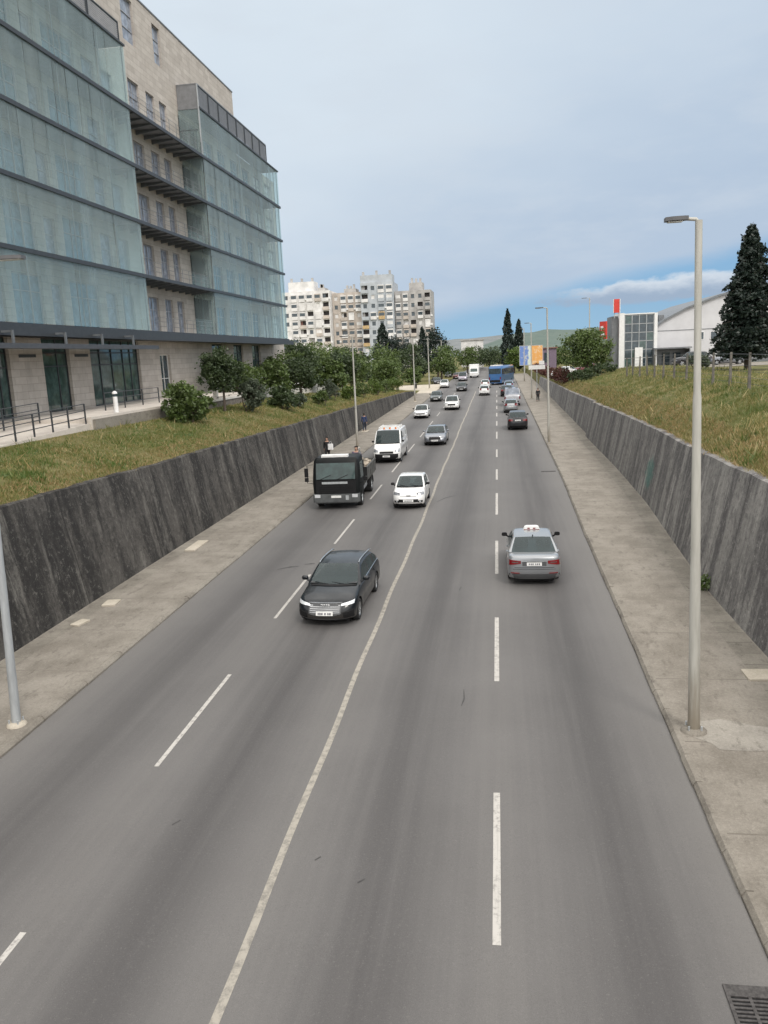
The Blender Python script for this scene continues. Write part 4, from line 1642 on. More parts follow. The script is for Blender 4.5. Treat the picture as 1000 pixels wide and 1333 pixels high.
def person(loc, rz, shirt, trousers, label, stride=.22, hair=True, h=1.75, dark_sleeve=None):
    t = empty('person', loc, rz, label, 'person', 'people beside and on the road')
    k = h / 1.75
    s = stride

    def V(x, y, z): return (x * k, y * k, z * k)
    J = {
        'pelvis': (V(0, 0, .95), .125), 'waist': (V(0, .01, 1.10), .125), 'chest': (V(0, .02, 1.30), (.155, .11)), 'sh': (V(0, .0, 1.42), (.13, .085)),
        'neck': (V(0, .01, 1.51), .052), 'jaw': (V(0, .035, 1.575), .068), 'head': (V(0, .015, 1.655), .088), 'crown': (V(0, .005, 1.715), .062),
        'nose': (V(0, .105, 1.615), .014),
        'shL': (V(-.19, 0, 1.41), .06), 'elL': (V(-.245, -.05, 1.14), .045), 'wrL': (V(-.24, .10 * s / .22, .92), .03), 'haL': (V(-.235, .14 * s / .22, .83), (.022, .042)),
        'shR': (V(.19, 0, 1.41), .06), 'elR': (V(.245, -.06, 1.14), .045), 'wrR': (V(.25, -.08 * s / .22, .91), .03), 'haR': (V(.25, -.08 * s / .22, .82), (.022, .042)),
        'hiL': (V(-.095, 0, .89), .095), 'knL': (V(-.10, -.02 + s * .25, .50), .062), 'anL': (V(-.10, -s, .10), .042), 'toL': (V(-.11, -s + .17, .045), .038), 'heL': (V(-.10, -s - .03, .05), .036),
        'hiR': (V(.095, 0, .89), .095), 'knR': (V(.10, .07 + s * .35, .50), .062), 'anR': (V(.10, s, .09), .042), 'toR': (V(.11, s + .18, .05), .038), 'heR': (V(.10, s - .04, .05), .036),
    }
    E_ = [('pelvis', 'waist'), ('waist', 'chest'), ('chest', 'sh'), ('sh', 'neck'), ('neck', 'jaw'), ('jaw', 'head'), ('head', 'crown'), ('jaw', 'nose'),
          ('sh', 'shL'), ('shL', 'elL'), ('elL', 'wrL'), ('wrL', 'haL'), ('sh', 'shR'), ('shR', 'elR'), ('elR', 'wrR'), ('wrR', 'haR'),
          ('pelvis', 'hiL'), ('hiL', 'knL'), ('knL', 'anL'), ('anL', 'toL'), ('anL', 'heL'), ('pelvis', 'hiR'), ('hiR', 'knR'), ('knR', 'anR'), ('anR', 'toR'), ('anR', 'heR')]
    # fingers, each its own chain rooted in the palm
    for sd, sx in (('L', -1), ('R', 1)):
        hx, hy, hz = J['ha' + sd][0]
        for i, ln in enumerate((.062, .07, .066, .052)):
            n1 = 'f%s%d' % (sd, i)
            yy = hy + (i - 1.5) * .019
            J[n1] = ((hx, yy, hz - .045), .009)
            J[n1 + 'b'] = ((hx - sx * .012, yy, hz - .045 - ln), .007)
            E_ += [('ha' + sd, n1), (n1, n1 + 'b')]
        J['t' + sd] = ((hx - sx * .01, hy + .055, hz - .02), .01)
        E_.append(('ha' + sd, 't' + sd))
    skin_graph(J, E_, 'body', M['skin'], t)
    g = 1.16

    def grow(names, add=.0, mul=g):
        out = {}
        for n in names:
            p, r = J[n]
            out[n] = (p, tuple(a * mul + add for a in r) if isinstance(r, tuple) else r * mul + add)
        return out
    top = ['waist', 'chest', 'sh', 'shL', 'elL', 'wrL', 'shR', 'elR', 'wrR']
    jn = grow(top, .012)
    jn['hem'] = (V(0, 0, .90), .155)
    sh_ = skin_graph(jn, [('waist', 'chest'), ('chest', 'sh'), ('sh', 'shL'), ('shL', 'elL'), ('elL', 'wrL'), ('sh', 'shR'), ('shR', 'elR'), ('elR', 'wrR'), ('waist', 'hem')], 'jacket', shirt, t)
    ln = ['pelvis', 'hiL', 'knL', 'anL', 'hiR', 'knR', 'anR']
    skin_graph(grow(ln, .012), [('pelvis', 'hiL'), ('hiL', 'knL'), ('knL', 'anL'), ('pelvis', 'hiR'), ('hiR', 'knR'), ('knR', 'anR')], 'trousers', trousers, t)
    for sd in 'LR':
        skin_graph(grow(['an' + sd, 'to' + sd, 'he' + sd], .008), [('an' + sd, 'to' + sd), ('an' + sd, 'he' + sd)], 'shoe', M['black'], t)
    if hair:
        hn = {'a': (V(0, -.025, 1.66), .092), 'b': (V(0, -.015, 1.725), .075), 'c': (V(0, -.04, 1.60), .06)}
        skin_graph(hn, [('a', 'b'), ('a', 'c')], 'hair', M['hair'], t)
    return t


M['cl_black'] = mat('black cloth', (.014, .014, .016), .85)
M['cl_white'] = mat('white cloth', (.68, .68, .68), .8)
M['cl_blue'] = mat('navy cloth', (.028, .045, .11), .85)
M['cl_jeans'] = mat('dark jeans', (.03, .038, .06), .85)
M['cl_purple'] = mat('purple grey cloth', (.10, .08, .13), .85)
pz = zr(57) + .12
person((-12.5, 57.3, pz), rad(180), M['cl_black'], M['cl_black'], 'person in black holding a white bag on the left pavement beside the truck')
mb = MB()
mb.obox((0, 0, -.05), (.40, .20, .42), None, 0, .06)
mb.tube([(-.1, 0, .15), (-.06, 0, .32), (.06, 0, .32), (.1, 0, .15)], .012, 5)
tag(mb.build('carrier_bag', M['cl_white'], loc=(-12.22, 57.12, pz + 1.12)), 'white bag held by the person in black beside the truck', 'bag')
person((-13.05, 77.5, zr(77.5) + .12), rad(5), M['cl_blue'], M['cl_jeans'], 'person in navy clothes walking along the left pavement by the lamp post')
person((5.3, 108.5, zr(108.5) + .12), rad(170), M['cl_black'], M['cl_black'], 'person in black walking on the right pavement', .26)
m_ = Matrix.Rotation(rad(1.5), 3, 'Z') @ Vector((.78, 2.45, 0))
person((TR_X + m_.x, TR_Y + m_.y, zr(TR_Y + 2.45) + 1.22), rad(180), M['cl_purple'], M['cl_jeans'], 'person in a purple grey top standing on the truck bed behind the cab', .05)
bn = empty('litter_bin', (-15.2, 150, zr(150) + .13), 0, 'small dark litter bin on the far pale forecourt', 'litter bin')
mb = MB()
mb.lathe([(.0, .12), (.22, .12), (.27, .85), (.29, .9), (.24, .9), (.22, .2)], 14)
mb.build('bucket', M['black'], bn, smooth=40)
mb = MB()
mb.lathe([(.29, .98), (.3, 1.02), (.1, 1.12), (0, 1.13)], 14)
mb.tube([(.27, 0, .0), (.27, 0, 1.0)], .02, 6)
mb.tube([(-.27, 0, .0), (-.27, 0, 1.0)], .02, 6)
mb.build('hood', M['steel_dark'], bn, smooth=40)



# ------------------------------------------------------------------ facades
def facade(mb, u0, u1, z0, z1, ops, mp, depth=.25, mi=0):
    """wall sheet with real openings and reveals; mp(u, z, d) gives the point d behind the face"""
    us = sorted(set([u0, u1] + [q for o in ops for q in (o[0], o[1]) if u0 < q < u1]))
    zs = sorted(set([z0, z1] + [q for o in ops for q in (o[2], o[3]) if z0 < q < z1]))
    for i in range(len(us) - 1):
        run = None
        for k in range(len(zs) - 1):
            cu, cz = (us[i] + us[i + 1]) / 2, (zs[k] + zs[k + 1]) / 2
            inside = any(o[0] < cu < o[1] and o[2] < cz < o[3] for o in ops)
            if not inside:
                mb.quad(mp(us[i], zs[k], 0), mp(us[i + 1], zs[k], 0), mp(us[i + 1], zs[k + 1], 0), mp(us[i], zs[k + 1], 0), mi)
    for a, b, c, d in ops:
        mb.quad(mp(a, c, 0), mp(a, d, 0), mp(a, d, depth), mp(a, c, depth), mi)
        mb.quad(mp(b, d, 0), mp(b, c, 0), mp(b, c, depth), mp(b, d, depth), mi)
        mb.quad(mp(a, d, 0), mp(b, d, 0), mp(b, d, depth), mp(a, d, depth), mi)
        mb.quad(mp(b, c, 0), mp(a, c, 0), mp(a, c, depth), mp(b, c, depth), mi)


def bar_uz(mb, mp, u0, u1, z0, z1, d0, d1, mi=0):
    vs = [mp(u, z, d) for d in (d0, d1) for z in (z0, z1) for u in (u0, u1)]
    mb.add(vs, [(0, 1, 3, 2), (4, 6, 7, 5), (0, 4, 5, 1), (2, 3, 7, 6), (0, 2, 6, 4), (1, 5, 7, 3)], mi)


def window(parent, mp, u0, u1, z0, z1, depth, pane, frame, vs=(.5,), hs=(), w=.06, name='window'):
    mb = MB()
    d0, d1 = depth - .06, depth + .04
    bar_uz(mb, mp, u0, u0 + w, z0, z1, d0, d1)
    bar_uz(mb, mp, u1 - w, u1, z0, z1, d0, d1)
    bar_uz(mb, mp, u0 + w, u1 - w, z1 - w, z1, d0, d1)
    bar_uz(mb, mp, u0 + w, u1 - w, z0, z0 + w, d0, d1)
    for v in vs:
        u = u0 + (u1 - u0) * v
        bar_uz(mb, mp, u - w / 2, u + w / 2, z0 + w, z1 - w, d0, d1)
    for h in hs:
        z = z0 + (z1 - z0) * h
        bar_uz(mb, mp, u0 + w, u1 - w, z - w / 2, z + w / 2, d0 + .005, d1 - .005)
    f = mb.build(name, frame, parent)
    mb = MB()
    mb.quad(mp(u0 + .02, z0 + .02, depth), mp(u1 - .02, z0 + .02, depth), mp(u1 - .02, z1 - .02, depth), mp(u0 + .02, z1 - .02, depth))
    mb.build('pane', pane, f)
    return f


def stone_mat(name, lo, hi, joint, course=.62, run=1.25, bs=.012):
    m, nt, out = new_mat(name)
    co = objco(nt)
    sp = N(nt, 'ShaderNodeSeparateXYZ')
    L(nt, co, sp.inputs[0])
    cb = N(nt, 'ShaderNodeCombineXYZ')
    L(nt, math_(nt, 'ADD', sp.outputs[0], sp.outputs[1]), cb.inputs[0])
    L(nt, sp.outputs[2], cb.inputs[1])
    br = N(nt, 'ShaderNodeTexBrick')
    br.inputs['Scale'].default_value = 1
    br.inputs['Brick Width'].default_value = run
    br.inputs['Row Height'].default_value = course
    br.inputs['Mortar Size'].default_value = bs
    br.inputs['Color1'].default_value = (*lo, 1)
    br.inputs['Color2'].default_value = (*hi, 1)
    br.inputs['Mortar'].default_value = (*joint, 1)
    L(nt, cb.outputs[0], br.inputs['Vector'])
    n = noise(nt, co, 1.4, 6, .7)
    c = mixc(nt, .45, br.outputs[0], n, 'SOFT_LIGHT')
    n2 = noise(nt, co, 1, 5, .6, (1.2, 1.2, .18))
    c = mixc(nt, math_(nt, 'MULTIPLY', ramp(nt, n2, .52, .75), .3), c, tuple(.55 * q for q in lo))
    principled(nt, out, c, .8, spec=.3)
    return m


def screen_glass():
    m, nt, out = new_mat('screen glass')
    co = objco(nt)
    st = noise(nt, co, 1, 5, .65, (1, 1.6, .13))  # dirt streaks that also imitate vertical reflections in the glass colour
    geo = N(nt, 'ShaderNodeNewGeometry')
    tr = N(nt, 'ShaderNodeBsdfTransparent')
    tr.inputs[0].default_value = (.84, .95, .95, 1)
    b = N(nt, 'ShaderNodeBsdfPrincipled')
    c = mixc(nt, ramp(nt, st, .3, .7), (.47, .58, .595), (.53, .635, .64))
    c = mixc(nt, math_(nt, 'MULTIPLY', geo.outputs['Random Per Island'], .6), c, (.38, .51, .545))
    L(nt, c, b.inputs['Base Color'])
    b.inputs['Roughness'].default_value = .05
    b.inputs['Specular IOR Level'].default_value = .6
    mx = N(nt, 'ShaderNodeMixShader')
    f = math_(nt, 'ADD', math_(nt, 'ADD', .28, math_(nt, 'MULTIPLY', geo.outputs['Random Per Island'], .10)), math_(nt, 'MULTIPLY', ramp(nt, st, .35, .75), .07))
    L(nt, f, mx.inputs[0])
    L(nt, tr.outputs[0], mx.inputs[1])
    L(nt, b.outputs[0], mx.inputs[2])
    L(nt, mx.outputs[0], out.inputs[0])
    return m


M['stone'] = stone_mat('limestone cladding', (.43, .39, .35), (.53, .487, .44), (.35, .31, .27), .40, 1.1, .014)
M['screen'] = screen_glass()
M['louvre'] = mat('grey louvre metal', (.22, .225, .235), .5, .3)
M['canopy'] = mat('canopy steel', (.085, .09, .10), .5, .3)
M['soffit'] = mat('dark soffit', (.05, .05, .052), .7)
M['grating'] = mat('steel grating', (.24, .24, .25), .6, .2)

OX, GX = -25.3, -23.5          # stone face and glass screen face
office = empty('office_building', (0, 0, 0), 0, 'large office building with teal glass screens hung in front of pale stone walls', 'office building')


def mpo(u, z, d):
    return (OX - d, u, z)


FL = [10.57, 14.3, 17.8, 21.35, 24.9]
TOPZ = 28.65
ops = []       # (u0, u1, z0, z1, kind)
bays = [(20.5, 24.0), (27.6, 31.1), (34.0, 37.4), (40.5, 43.4), (46.4, 50.0)]
smalls = [(25.2, 26.5), (32.2, 33.4), (38.3, 39.7), (44.3, 45.5), (50.9, 52.5), (53.3, 55.0)]
mids = [(57.5, 59.3), (60.5, 62.0), (62.9, 64.3)]
rights = [(72.2, 74.6), (75.8, 78.2), (79.4, 81.8), (83.2, 85.6), (87.0, 89.6), (91.0, 93.6)]
for k, zf in enumerate(FL):
    zt = (FL + [TOPZ])[k + 1]
    for a, b in bays:
        ops.append((a, b, zf + .1, zf + 2.95, 'bay'))
    for a, b in smalls:
        ops.append((a, b, zf + .1, zf + 2.6, 'small'))
    for a, b in mids:
        ops.append((a, b, zf + .1, zf + (3.3 if k == 4 else 2.75), 'mid'))
    for a, b in rights:
        ops.append((a, b, zf + .1, zf + 2.8, 'right'))
    ops.append((66.6, 70.9, zf + .1, zt - .45, 'loggia'))
ground_ops = [(26.0, 29.0, 5.9, 10.1), (31.5, 34.2, 5.9, 10.1), (37.4, 39.35, 5.9, 10.1), (42.5, 45.4, 5.9, 10.1), (47.9, 55.0, 5.9, 10.1), (58.5, 60.4, 6.2, 9.1), (70, 73, 5.9, 10.0), (76, 79, 5.9, 10.0), (82, 85, 5.9, 10.0)]
upper_ops = [(57.5, 59.5, 30.7, 33.7), (62.8, 64.2, 30.85, 33.6), (50.0, 51.4, 30.7, 33.3), (41.0, 42.4, 30.7, 33.3)]
mb = MB()
facade(mb, 16, 95.0, 5.2, TOPZ - .1, [o[:4] for o in ops] + ground_ops, mpo, .3)
facade(mb, 16, 81.7, TOPZ - .1, 34.25, upper_ops, mpo, .3)
# body behind
mb.quad((OX, 81.7, TOPZ - .1), (-44, 81.7, TOPZ - .1), (-44, 81.7, 34.25), (OX, 81.7, 34.25))
mb.quad((OX, 16, 34.25), (OX, 81.7, 34.25), (-44, 81.7, 34.25), (-44, 16, 34.25))
mb.quad((OX, 95, 5.2), (-44, 95, 5.2), (-44, 95, TOPZ - .1), (OX, 95, TOPZ - .1))
mb.quad((OX, 16, 5.2), (OX, 16, 34.25), (-44, 16, 34.25), (-44, 16, 5.2))
mb.quad((OX, 81.7, TOPZ - .1), (OX, 95, TOPZ - .1), (-44, 95, TOPZ - .1), (-44, 81.7, TOPZ - .1))
mb.build('wall', M['stone'], office)
mb = MB()
bar_uz(mb, mpo, 16, 81.75, 34.25, 34.36, -.05, .5)
mb.build('coping', M['steel_mid'], office)
# dark rooms behind all openings
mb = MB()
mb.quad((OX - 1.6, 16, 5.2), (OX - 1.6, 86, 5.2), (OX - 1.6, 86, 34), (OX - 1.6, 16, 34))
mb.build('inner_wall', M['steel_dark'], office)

nwin = 0
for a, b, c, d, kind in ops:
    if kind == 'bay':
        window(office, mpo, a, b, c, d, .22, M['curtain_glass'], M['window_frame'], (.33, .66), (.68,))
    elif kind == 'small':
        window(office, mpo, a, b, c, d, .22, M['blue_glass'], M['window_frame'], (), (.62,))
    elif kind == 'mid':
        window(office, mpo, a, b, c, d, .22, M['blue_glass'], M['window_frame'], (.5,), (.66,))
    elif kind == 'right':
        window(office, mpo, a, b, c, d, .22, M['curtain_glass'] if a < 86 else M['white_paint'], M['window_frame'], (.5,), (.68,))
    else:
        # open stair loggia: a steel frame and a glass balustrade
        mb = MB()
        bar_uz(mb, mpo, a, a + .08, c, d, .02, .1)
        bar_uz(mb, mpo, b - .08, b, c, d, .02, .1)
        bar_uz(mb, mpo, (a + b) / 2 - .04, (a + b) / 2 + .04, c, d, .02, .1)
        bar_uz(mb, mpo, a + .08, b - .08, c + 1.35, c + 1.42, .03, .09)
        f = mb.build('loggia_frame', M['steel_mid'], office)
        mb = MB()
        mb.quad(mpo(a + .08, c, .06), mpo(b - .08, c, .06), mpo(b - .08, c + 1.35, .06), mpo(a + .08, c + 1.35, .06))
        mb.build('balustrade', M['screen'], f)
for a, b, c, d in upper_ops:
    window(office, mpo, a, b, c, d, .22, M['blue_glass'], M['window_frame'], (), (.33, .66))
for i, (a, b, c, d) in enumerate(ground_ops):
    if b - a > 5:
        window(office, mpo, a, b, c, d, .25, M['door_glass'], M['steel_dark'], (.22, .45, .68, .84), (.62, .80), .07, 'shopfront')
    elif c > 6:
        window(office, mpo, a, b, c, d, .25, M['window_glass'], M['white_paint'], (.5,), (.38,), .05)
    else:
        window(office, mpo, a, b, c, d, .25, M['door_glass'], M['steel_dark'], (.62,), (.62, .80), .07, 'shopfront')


def glass_run(y0, y1, z0, z1, x=GX, w=1.32, name='glass_screen'):
    mb = MB()
    n = max(1, round((y1 - y0) / w))
    w = (y1 - y0) / n
    for i in range(n):
        a, b = y0 + i * w + .008, y0 + (i + 1) * w - .008
        t = RND.uniform(-.012, .012)
        t2 = RND.uniform(-.008, .008)
        mb.quad((x + t, a, z0), (x - t, b, z0), (x - t + t2, b, z1), (x + t + t2, a, z1))
    return mb.build(name, M['screen'], office)


for k, zf in enumerate(FL):
    zt = (FL + [TOPZ])[k + 1]
    glass_run(17, 53.3, zf + .12, zt - .12)
    glass_run(66.7, 90.3, zf + .12, zt - .12)
    # glass returns towards the stone wall
    for y in (53.3, 66.7, 90.3):
        mb = MB()
        e = OX + .02
        if y == 90.3:
            e = -25.4
        mb.quad((GX - .06, y, zf + .12), (e, y, zf + .12), (e, y, zt - .12), (GX - .06, y, zt - .12))
        mb.build('glass_return', M['screen'], office)
    mb = MB()
    mb.box(GX - .09, GX + .09, 16, 90.5, zf - .13, zf + .09)
    mb.build('ledge', M['steel_dark'], office)
    mb = MB()
    mb.box(OX + .02, GX - .1, 16, 90.45, zf - .06, zf + .0)
    mb.build('walkway', M['grating'], office)
    mb = MB()
    y = 54.0
    while y < 66.5:
        mb.add([(OX, y, zf - .07), (GX - .1, y, zf - .07), (GX - .1, y, zf - .16), (OX, y, zf - .36),
                (OX, y + .08, zf - .07), (GX - .1, y + .08, zf - .07), (GX - .1, y + .08, zf - .16), (OX, y + .08, zf - .36)],
               [(0, 3, 2, 1), (4, 5, 6, 7), (0, 1, 5, 4), (1, 2, 6, 5), (2, 3, 7, 6), (3, 0, 4, 7)])
        y += 1.35
    b_ = mb.build('bracket', M['steel_mid'], office)
    b_['kind'] = 'stuff'
    # railing of the open walkway between the two glass screens
    mb = MB()
    for z in (.45, .75, 1.05):
        mb.tube([(GX, 53.4, zf + z), (GX, 66.6, zf + z)], .016, 5)
    y = 53.5
    while y < 66.7:
        mb.tube([(GX, y, zf + .09), (GX, y, zf + 1.05)], .02, 5)
        y += 1.3
    mb.build('railing', M['steel_mid'], office)
    # slender posts behind the screen and a fascia per storey
    mb = MB()
    for y in list(np.arange(18.2, 53, 5.28)) + [53.22]:
        mb.tube([(GX - .14, float(y), zf + .1), (GX - .14, float(y), zt - .1)], .035, 6)
    for y in [66.8] + list(np.arange(71.9, 90, 5.1)) + [86.4, 87.7, 88.9, 90.2]:
        mb.tube([(GX - .14, float(y), zf + .1), (GX - .14, float(y), zt - .1)], .035, 6)
    p_ = mb.build('screen_post', M['steel_mid'], office)
    p_['kind'] = 'stuff'
mb = MB()
mb.box(GX - .09, GX + .09, 16, 53.35, TOPZ - .1, TOPZ + .02)
mb.box(GX - .09, GX + .09, 66.65, 90.4, TOPZ - .1, TOPZ + .02)
mb.build('ledge', M['steel_dark'], office)
mb = MB()
mb.box(OX + .02, GX - .09, 66.7, 86.2, TOPZ - .08, TOPZ - .02)
mb.box(OX + .02, GX - .09, 16, 53.3, TOPZ - .08, TOPZ - .02)
mb.box(-25.4, GX - .09, 86.3, 90.4, TOPZ - .08, TOPZ - .04)
mb.build('roof_grating', M['grating'], office)


def louvre_band(y0, y1, z0, z1, n, x=GX):
    w = (y1 - y0) / n
    for i in range(n):
        a, b = y0 + i * w + .05, y0 + (i + 1) * w - .05
        mb = MB()
        mb.box(x - .1, x, a, a + .07, z0, z1)
        mb.box(x - .1, x, b - .07, b, z0, z1)
        mb.box(x - .1, x, a + .07, b - .07, z1 - .08, z1)
        mb.box(x - .1, x, a + .07, b - .07, z0, z0 + .06)
        fr = mb.build('louvre_panel', M['steel_dark'], office)
        mb = MB()
        z = z0 + .1
        while z < z1 - .12:
            mb.add([(x - .03, a + .07, z), (x - .03, b - .07, z), (x - .05, b - .07, z + .115), (x - .05, a + .07, z + .115)], [(0, 1, 2, 3)])
            z += .12
        mb.build('slats', M['louvre'], fr)


louvre_band(20, 52.9, TOPZ + .06, 29.85, 8)
louvre_band(66.7, 86.4, TOPZ + .06, 30.35, 8)
mb = MB()
mb.box(OX + .02, GX - .12, 66.72, 66.82, TOPZ + .06, 30.35)
mb.box(OX + .02, GX - .12, 86.2, 86.28, TOPZ + .06, 30.35)
mb.box(OX + .02, GX - .02, 66.7, 86.4, 30.36, 30.44)
mb.box(OX + .02, GX - .02, 66.66, 66.74, TOPZ - .12, TOPZ + .05)
mb.box(OX + .02, GX - .2, 66.7, 66.76, 26.9, 27.0)
mb.build('plant_screen', M['louvre'], office)
mb = MB()
mb.box(GX - .06, GX + .03, 66.60, 66.72, 24.95, 30.4)
mb.build('corner_post', M['galv'], office)
# fascia above the ground floor and the hung canopy beam
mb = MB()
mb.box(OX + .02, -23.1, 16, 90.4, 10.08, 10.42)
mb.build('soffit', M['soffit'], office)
mb = MB()
mb.box(-23.08, -22.95, 16, 90.5, 10.0, 10.44)
mb.build('fascia', M['steel_dark'], office)
mb = MB()
mb.box(-22.5, -22.3, 16, 51.6, 9.36, 9.60)
mb.box(-24.6, -22.52, 16, 51.55, 9.44, 9.52)
mb.build('canopy', M['canopy'], office)
mb = MB()
for y in (22, 26.5, 31, 35.3, 40, 44, 48.0):
    mb.box(-22.47, -22.37, y, y + .12, 9.6, 10.2)
    mb.box(-22.45, -23.0, y, y + .1, 10.1, 10.2)
mb.build('canopy_hanger', M['steel_mid'], office)['kind'] = 'stuff'
for y in (38.0 + 2.2, 46.0):
    mb = MB()
    mb.box(OX, OX + .03, y, y + 1.6, 9.02, 9.18)
    mb.build('wall_plate', M['steel_dark'], office)

# terrace, ramp, low walls ------------------------------------------------
mb = MB()
mb.box(-25.29, -20.0, 37, 64, 5.0, 5.86)
mb.box(-20.02, -19.8, 36.9, 64, 4.6, 5.92)
tag(mb.build('terrace', M['terrace']), kind='structure')
mb = MB()
for (ya, za), (yb, zb) in (((20, 5.0), (30, 5.36)), ((30, 5.36), (37, 5.62))):
    mb.quad((-25.29, ya, za + .12), (-19.9, ya, za), (-19.9, yb, zb), (-25.29, yb, zb + .12))
    mb.quad((-19.9, ya, za - .5), (-19.9, yb, zb - .5), (-19.9, yb, zb), (-19.9, ya, za))
mb.build('ramp', M['terrace'])['kind'] = 'structure'
kb = MB()
kb.box(-19.82, -19.66, 37.0, 46.6, 4.7, 5.80)
tag(kb.build('low_wall', M['kerb']), 'low grey concrete wall edging the office terrace, below the white bollard', 'low wall')
lw = empty('low_wall', (0, 0, 0), 0, 'low grey stone wall with a white cap between the bushes', 'low wall')
mb = MB()
mb.box(-20.15, -19.75, 51, 63, 4.6, 5.62)
mb.build('wall', mat('rubble stone', (.17, .15, .13), .9, var=.4, scale=6, bmp=.6, bscale=8), lw)
mb = MB()
mb.box(-20.22, -19.68, 50.95, 63.05, 5.622, 5.78)
mb.box(-20.1, -19.8, 55.0, 55.3, 5.78, 6.6)
mb.build('cap', M['white_stone'], lw)
lw = empty('low_wall', (0, 0, 0), 0, 'long low white parapet wall showing in pieces behind the left shrubs', 'low wall')
mb = MB()
mb.box(-21.3, -21.0, 66, 104, 4.0, 5.72)
mb.build('wall', M['white_stone'], lw)
mb = MB()
mb.box(-21.36, -20.94, 65.95, 104.05, 5.722, 5.82)
mb.build('cap', M['white_paint'], lw)


def handrail(name, pts, label, h=1.0, rails=(.35, .68, 1.0), group='handrails of the office terrace'):
    t = empty(name, pts[0], 0, label, 'handrail', group)
    o = Vector(pts[0])
    for p in pts:
        mb = MB()
        q = Vector(p) - o
        mb.box(q.x - .03, q.x + .03, q.y - .03, q.y + .03, q.z, q.z + h)
        mb.build('post', M['steel_dark'], t)
    for r in rails:
        mb = MB()
        mb.tube([tuple(Vector(p) - o + Vector((0, 0, r))) for p in pts], .022, 6)
        mb.build('rail', M['steel_dark'], t)


handrail('handrail', [(-20.0, y, 5.36 + .034 * (y - 30)) for y in (26.6, 28.0, 29.4, 30.8, 32.2, 33.7, 35.1, 36.7)], 'dark handrail along the outer edge of the pale ramp')
handrail('handrail', [(-22.6, y, 5.50 + .03 * (y - 30)) for y in (25, 28, 31, 34, 37)], 'dark handrail along the middle of the pale ramp, nearer the office doors')
handrail('handrail', [(-22.4, y, 5.86) for y in (43.5, 46, 48.5, 51)], 'short dark handrail on the terrace behind the white bollard')
bo = empty('bollard_lamp', (-20.6, 41.2, 5.87), 0, 'white bollard lamp with a dark band on the terrace edge', 'bollard')
mb = MB()
mb.tube([(0, 0, 0), (0, 0, .85)], [.13, .12], 12)
mb.build('post', M['white_paint'], bo, smooth=50)
mb = MB()
mb.tube([(0, 0, .85), (0, 0, 1.0)], .09, 12)
mb.build('lens', M['window_glass'], bo, smooth=50)
mb = MB()
mb.lathe([(.14, 1.0), (.14, 1.06), (.08, 1.14), (0, 1.16)], 12)
mb.build('cap', M['white_paint'], bo, smooth=50)

# ------------------------------------------------------------------ apartment blocks
M['ap_white'] = mat('white render', (.66, .65, .64), .85, var=.16, scale=.5)
M['ap_beige'] = mat('beige render', (.47, .42, .375), .85, var=.2, scale=.4)
M['ap_grey'] = mat('grey render', (.37, .36, .35), .85, var=.24, scale=.4)
M['ap_blue'] = mat('grey blue panels', (.40, .43, .46), .8, var=.12, scale=.5)
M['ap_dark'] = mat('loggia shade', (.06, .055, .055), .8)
M['ap_ochre'] = mat('ochre render', (.46, .33, .17), .85, var=.2)
M['ap_brown'] = mat('brown panel', (.20, .10, .08), .8)


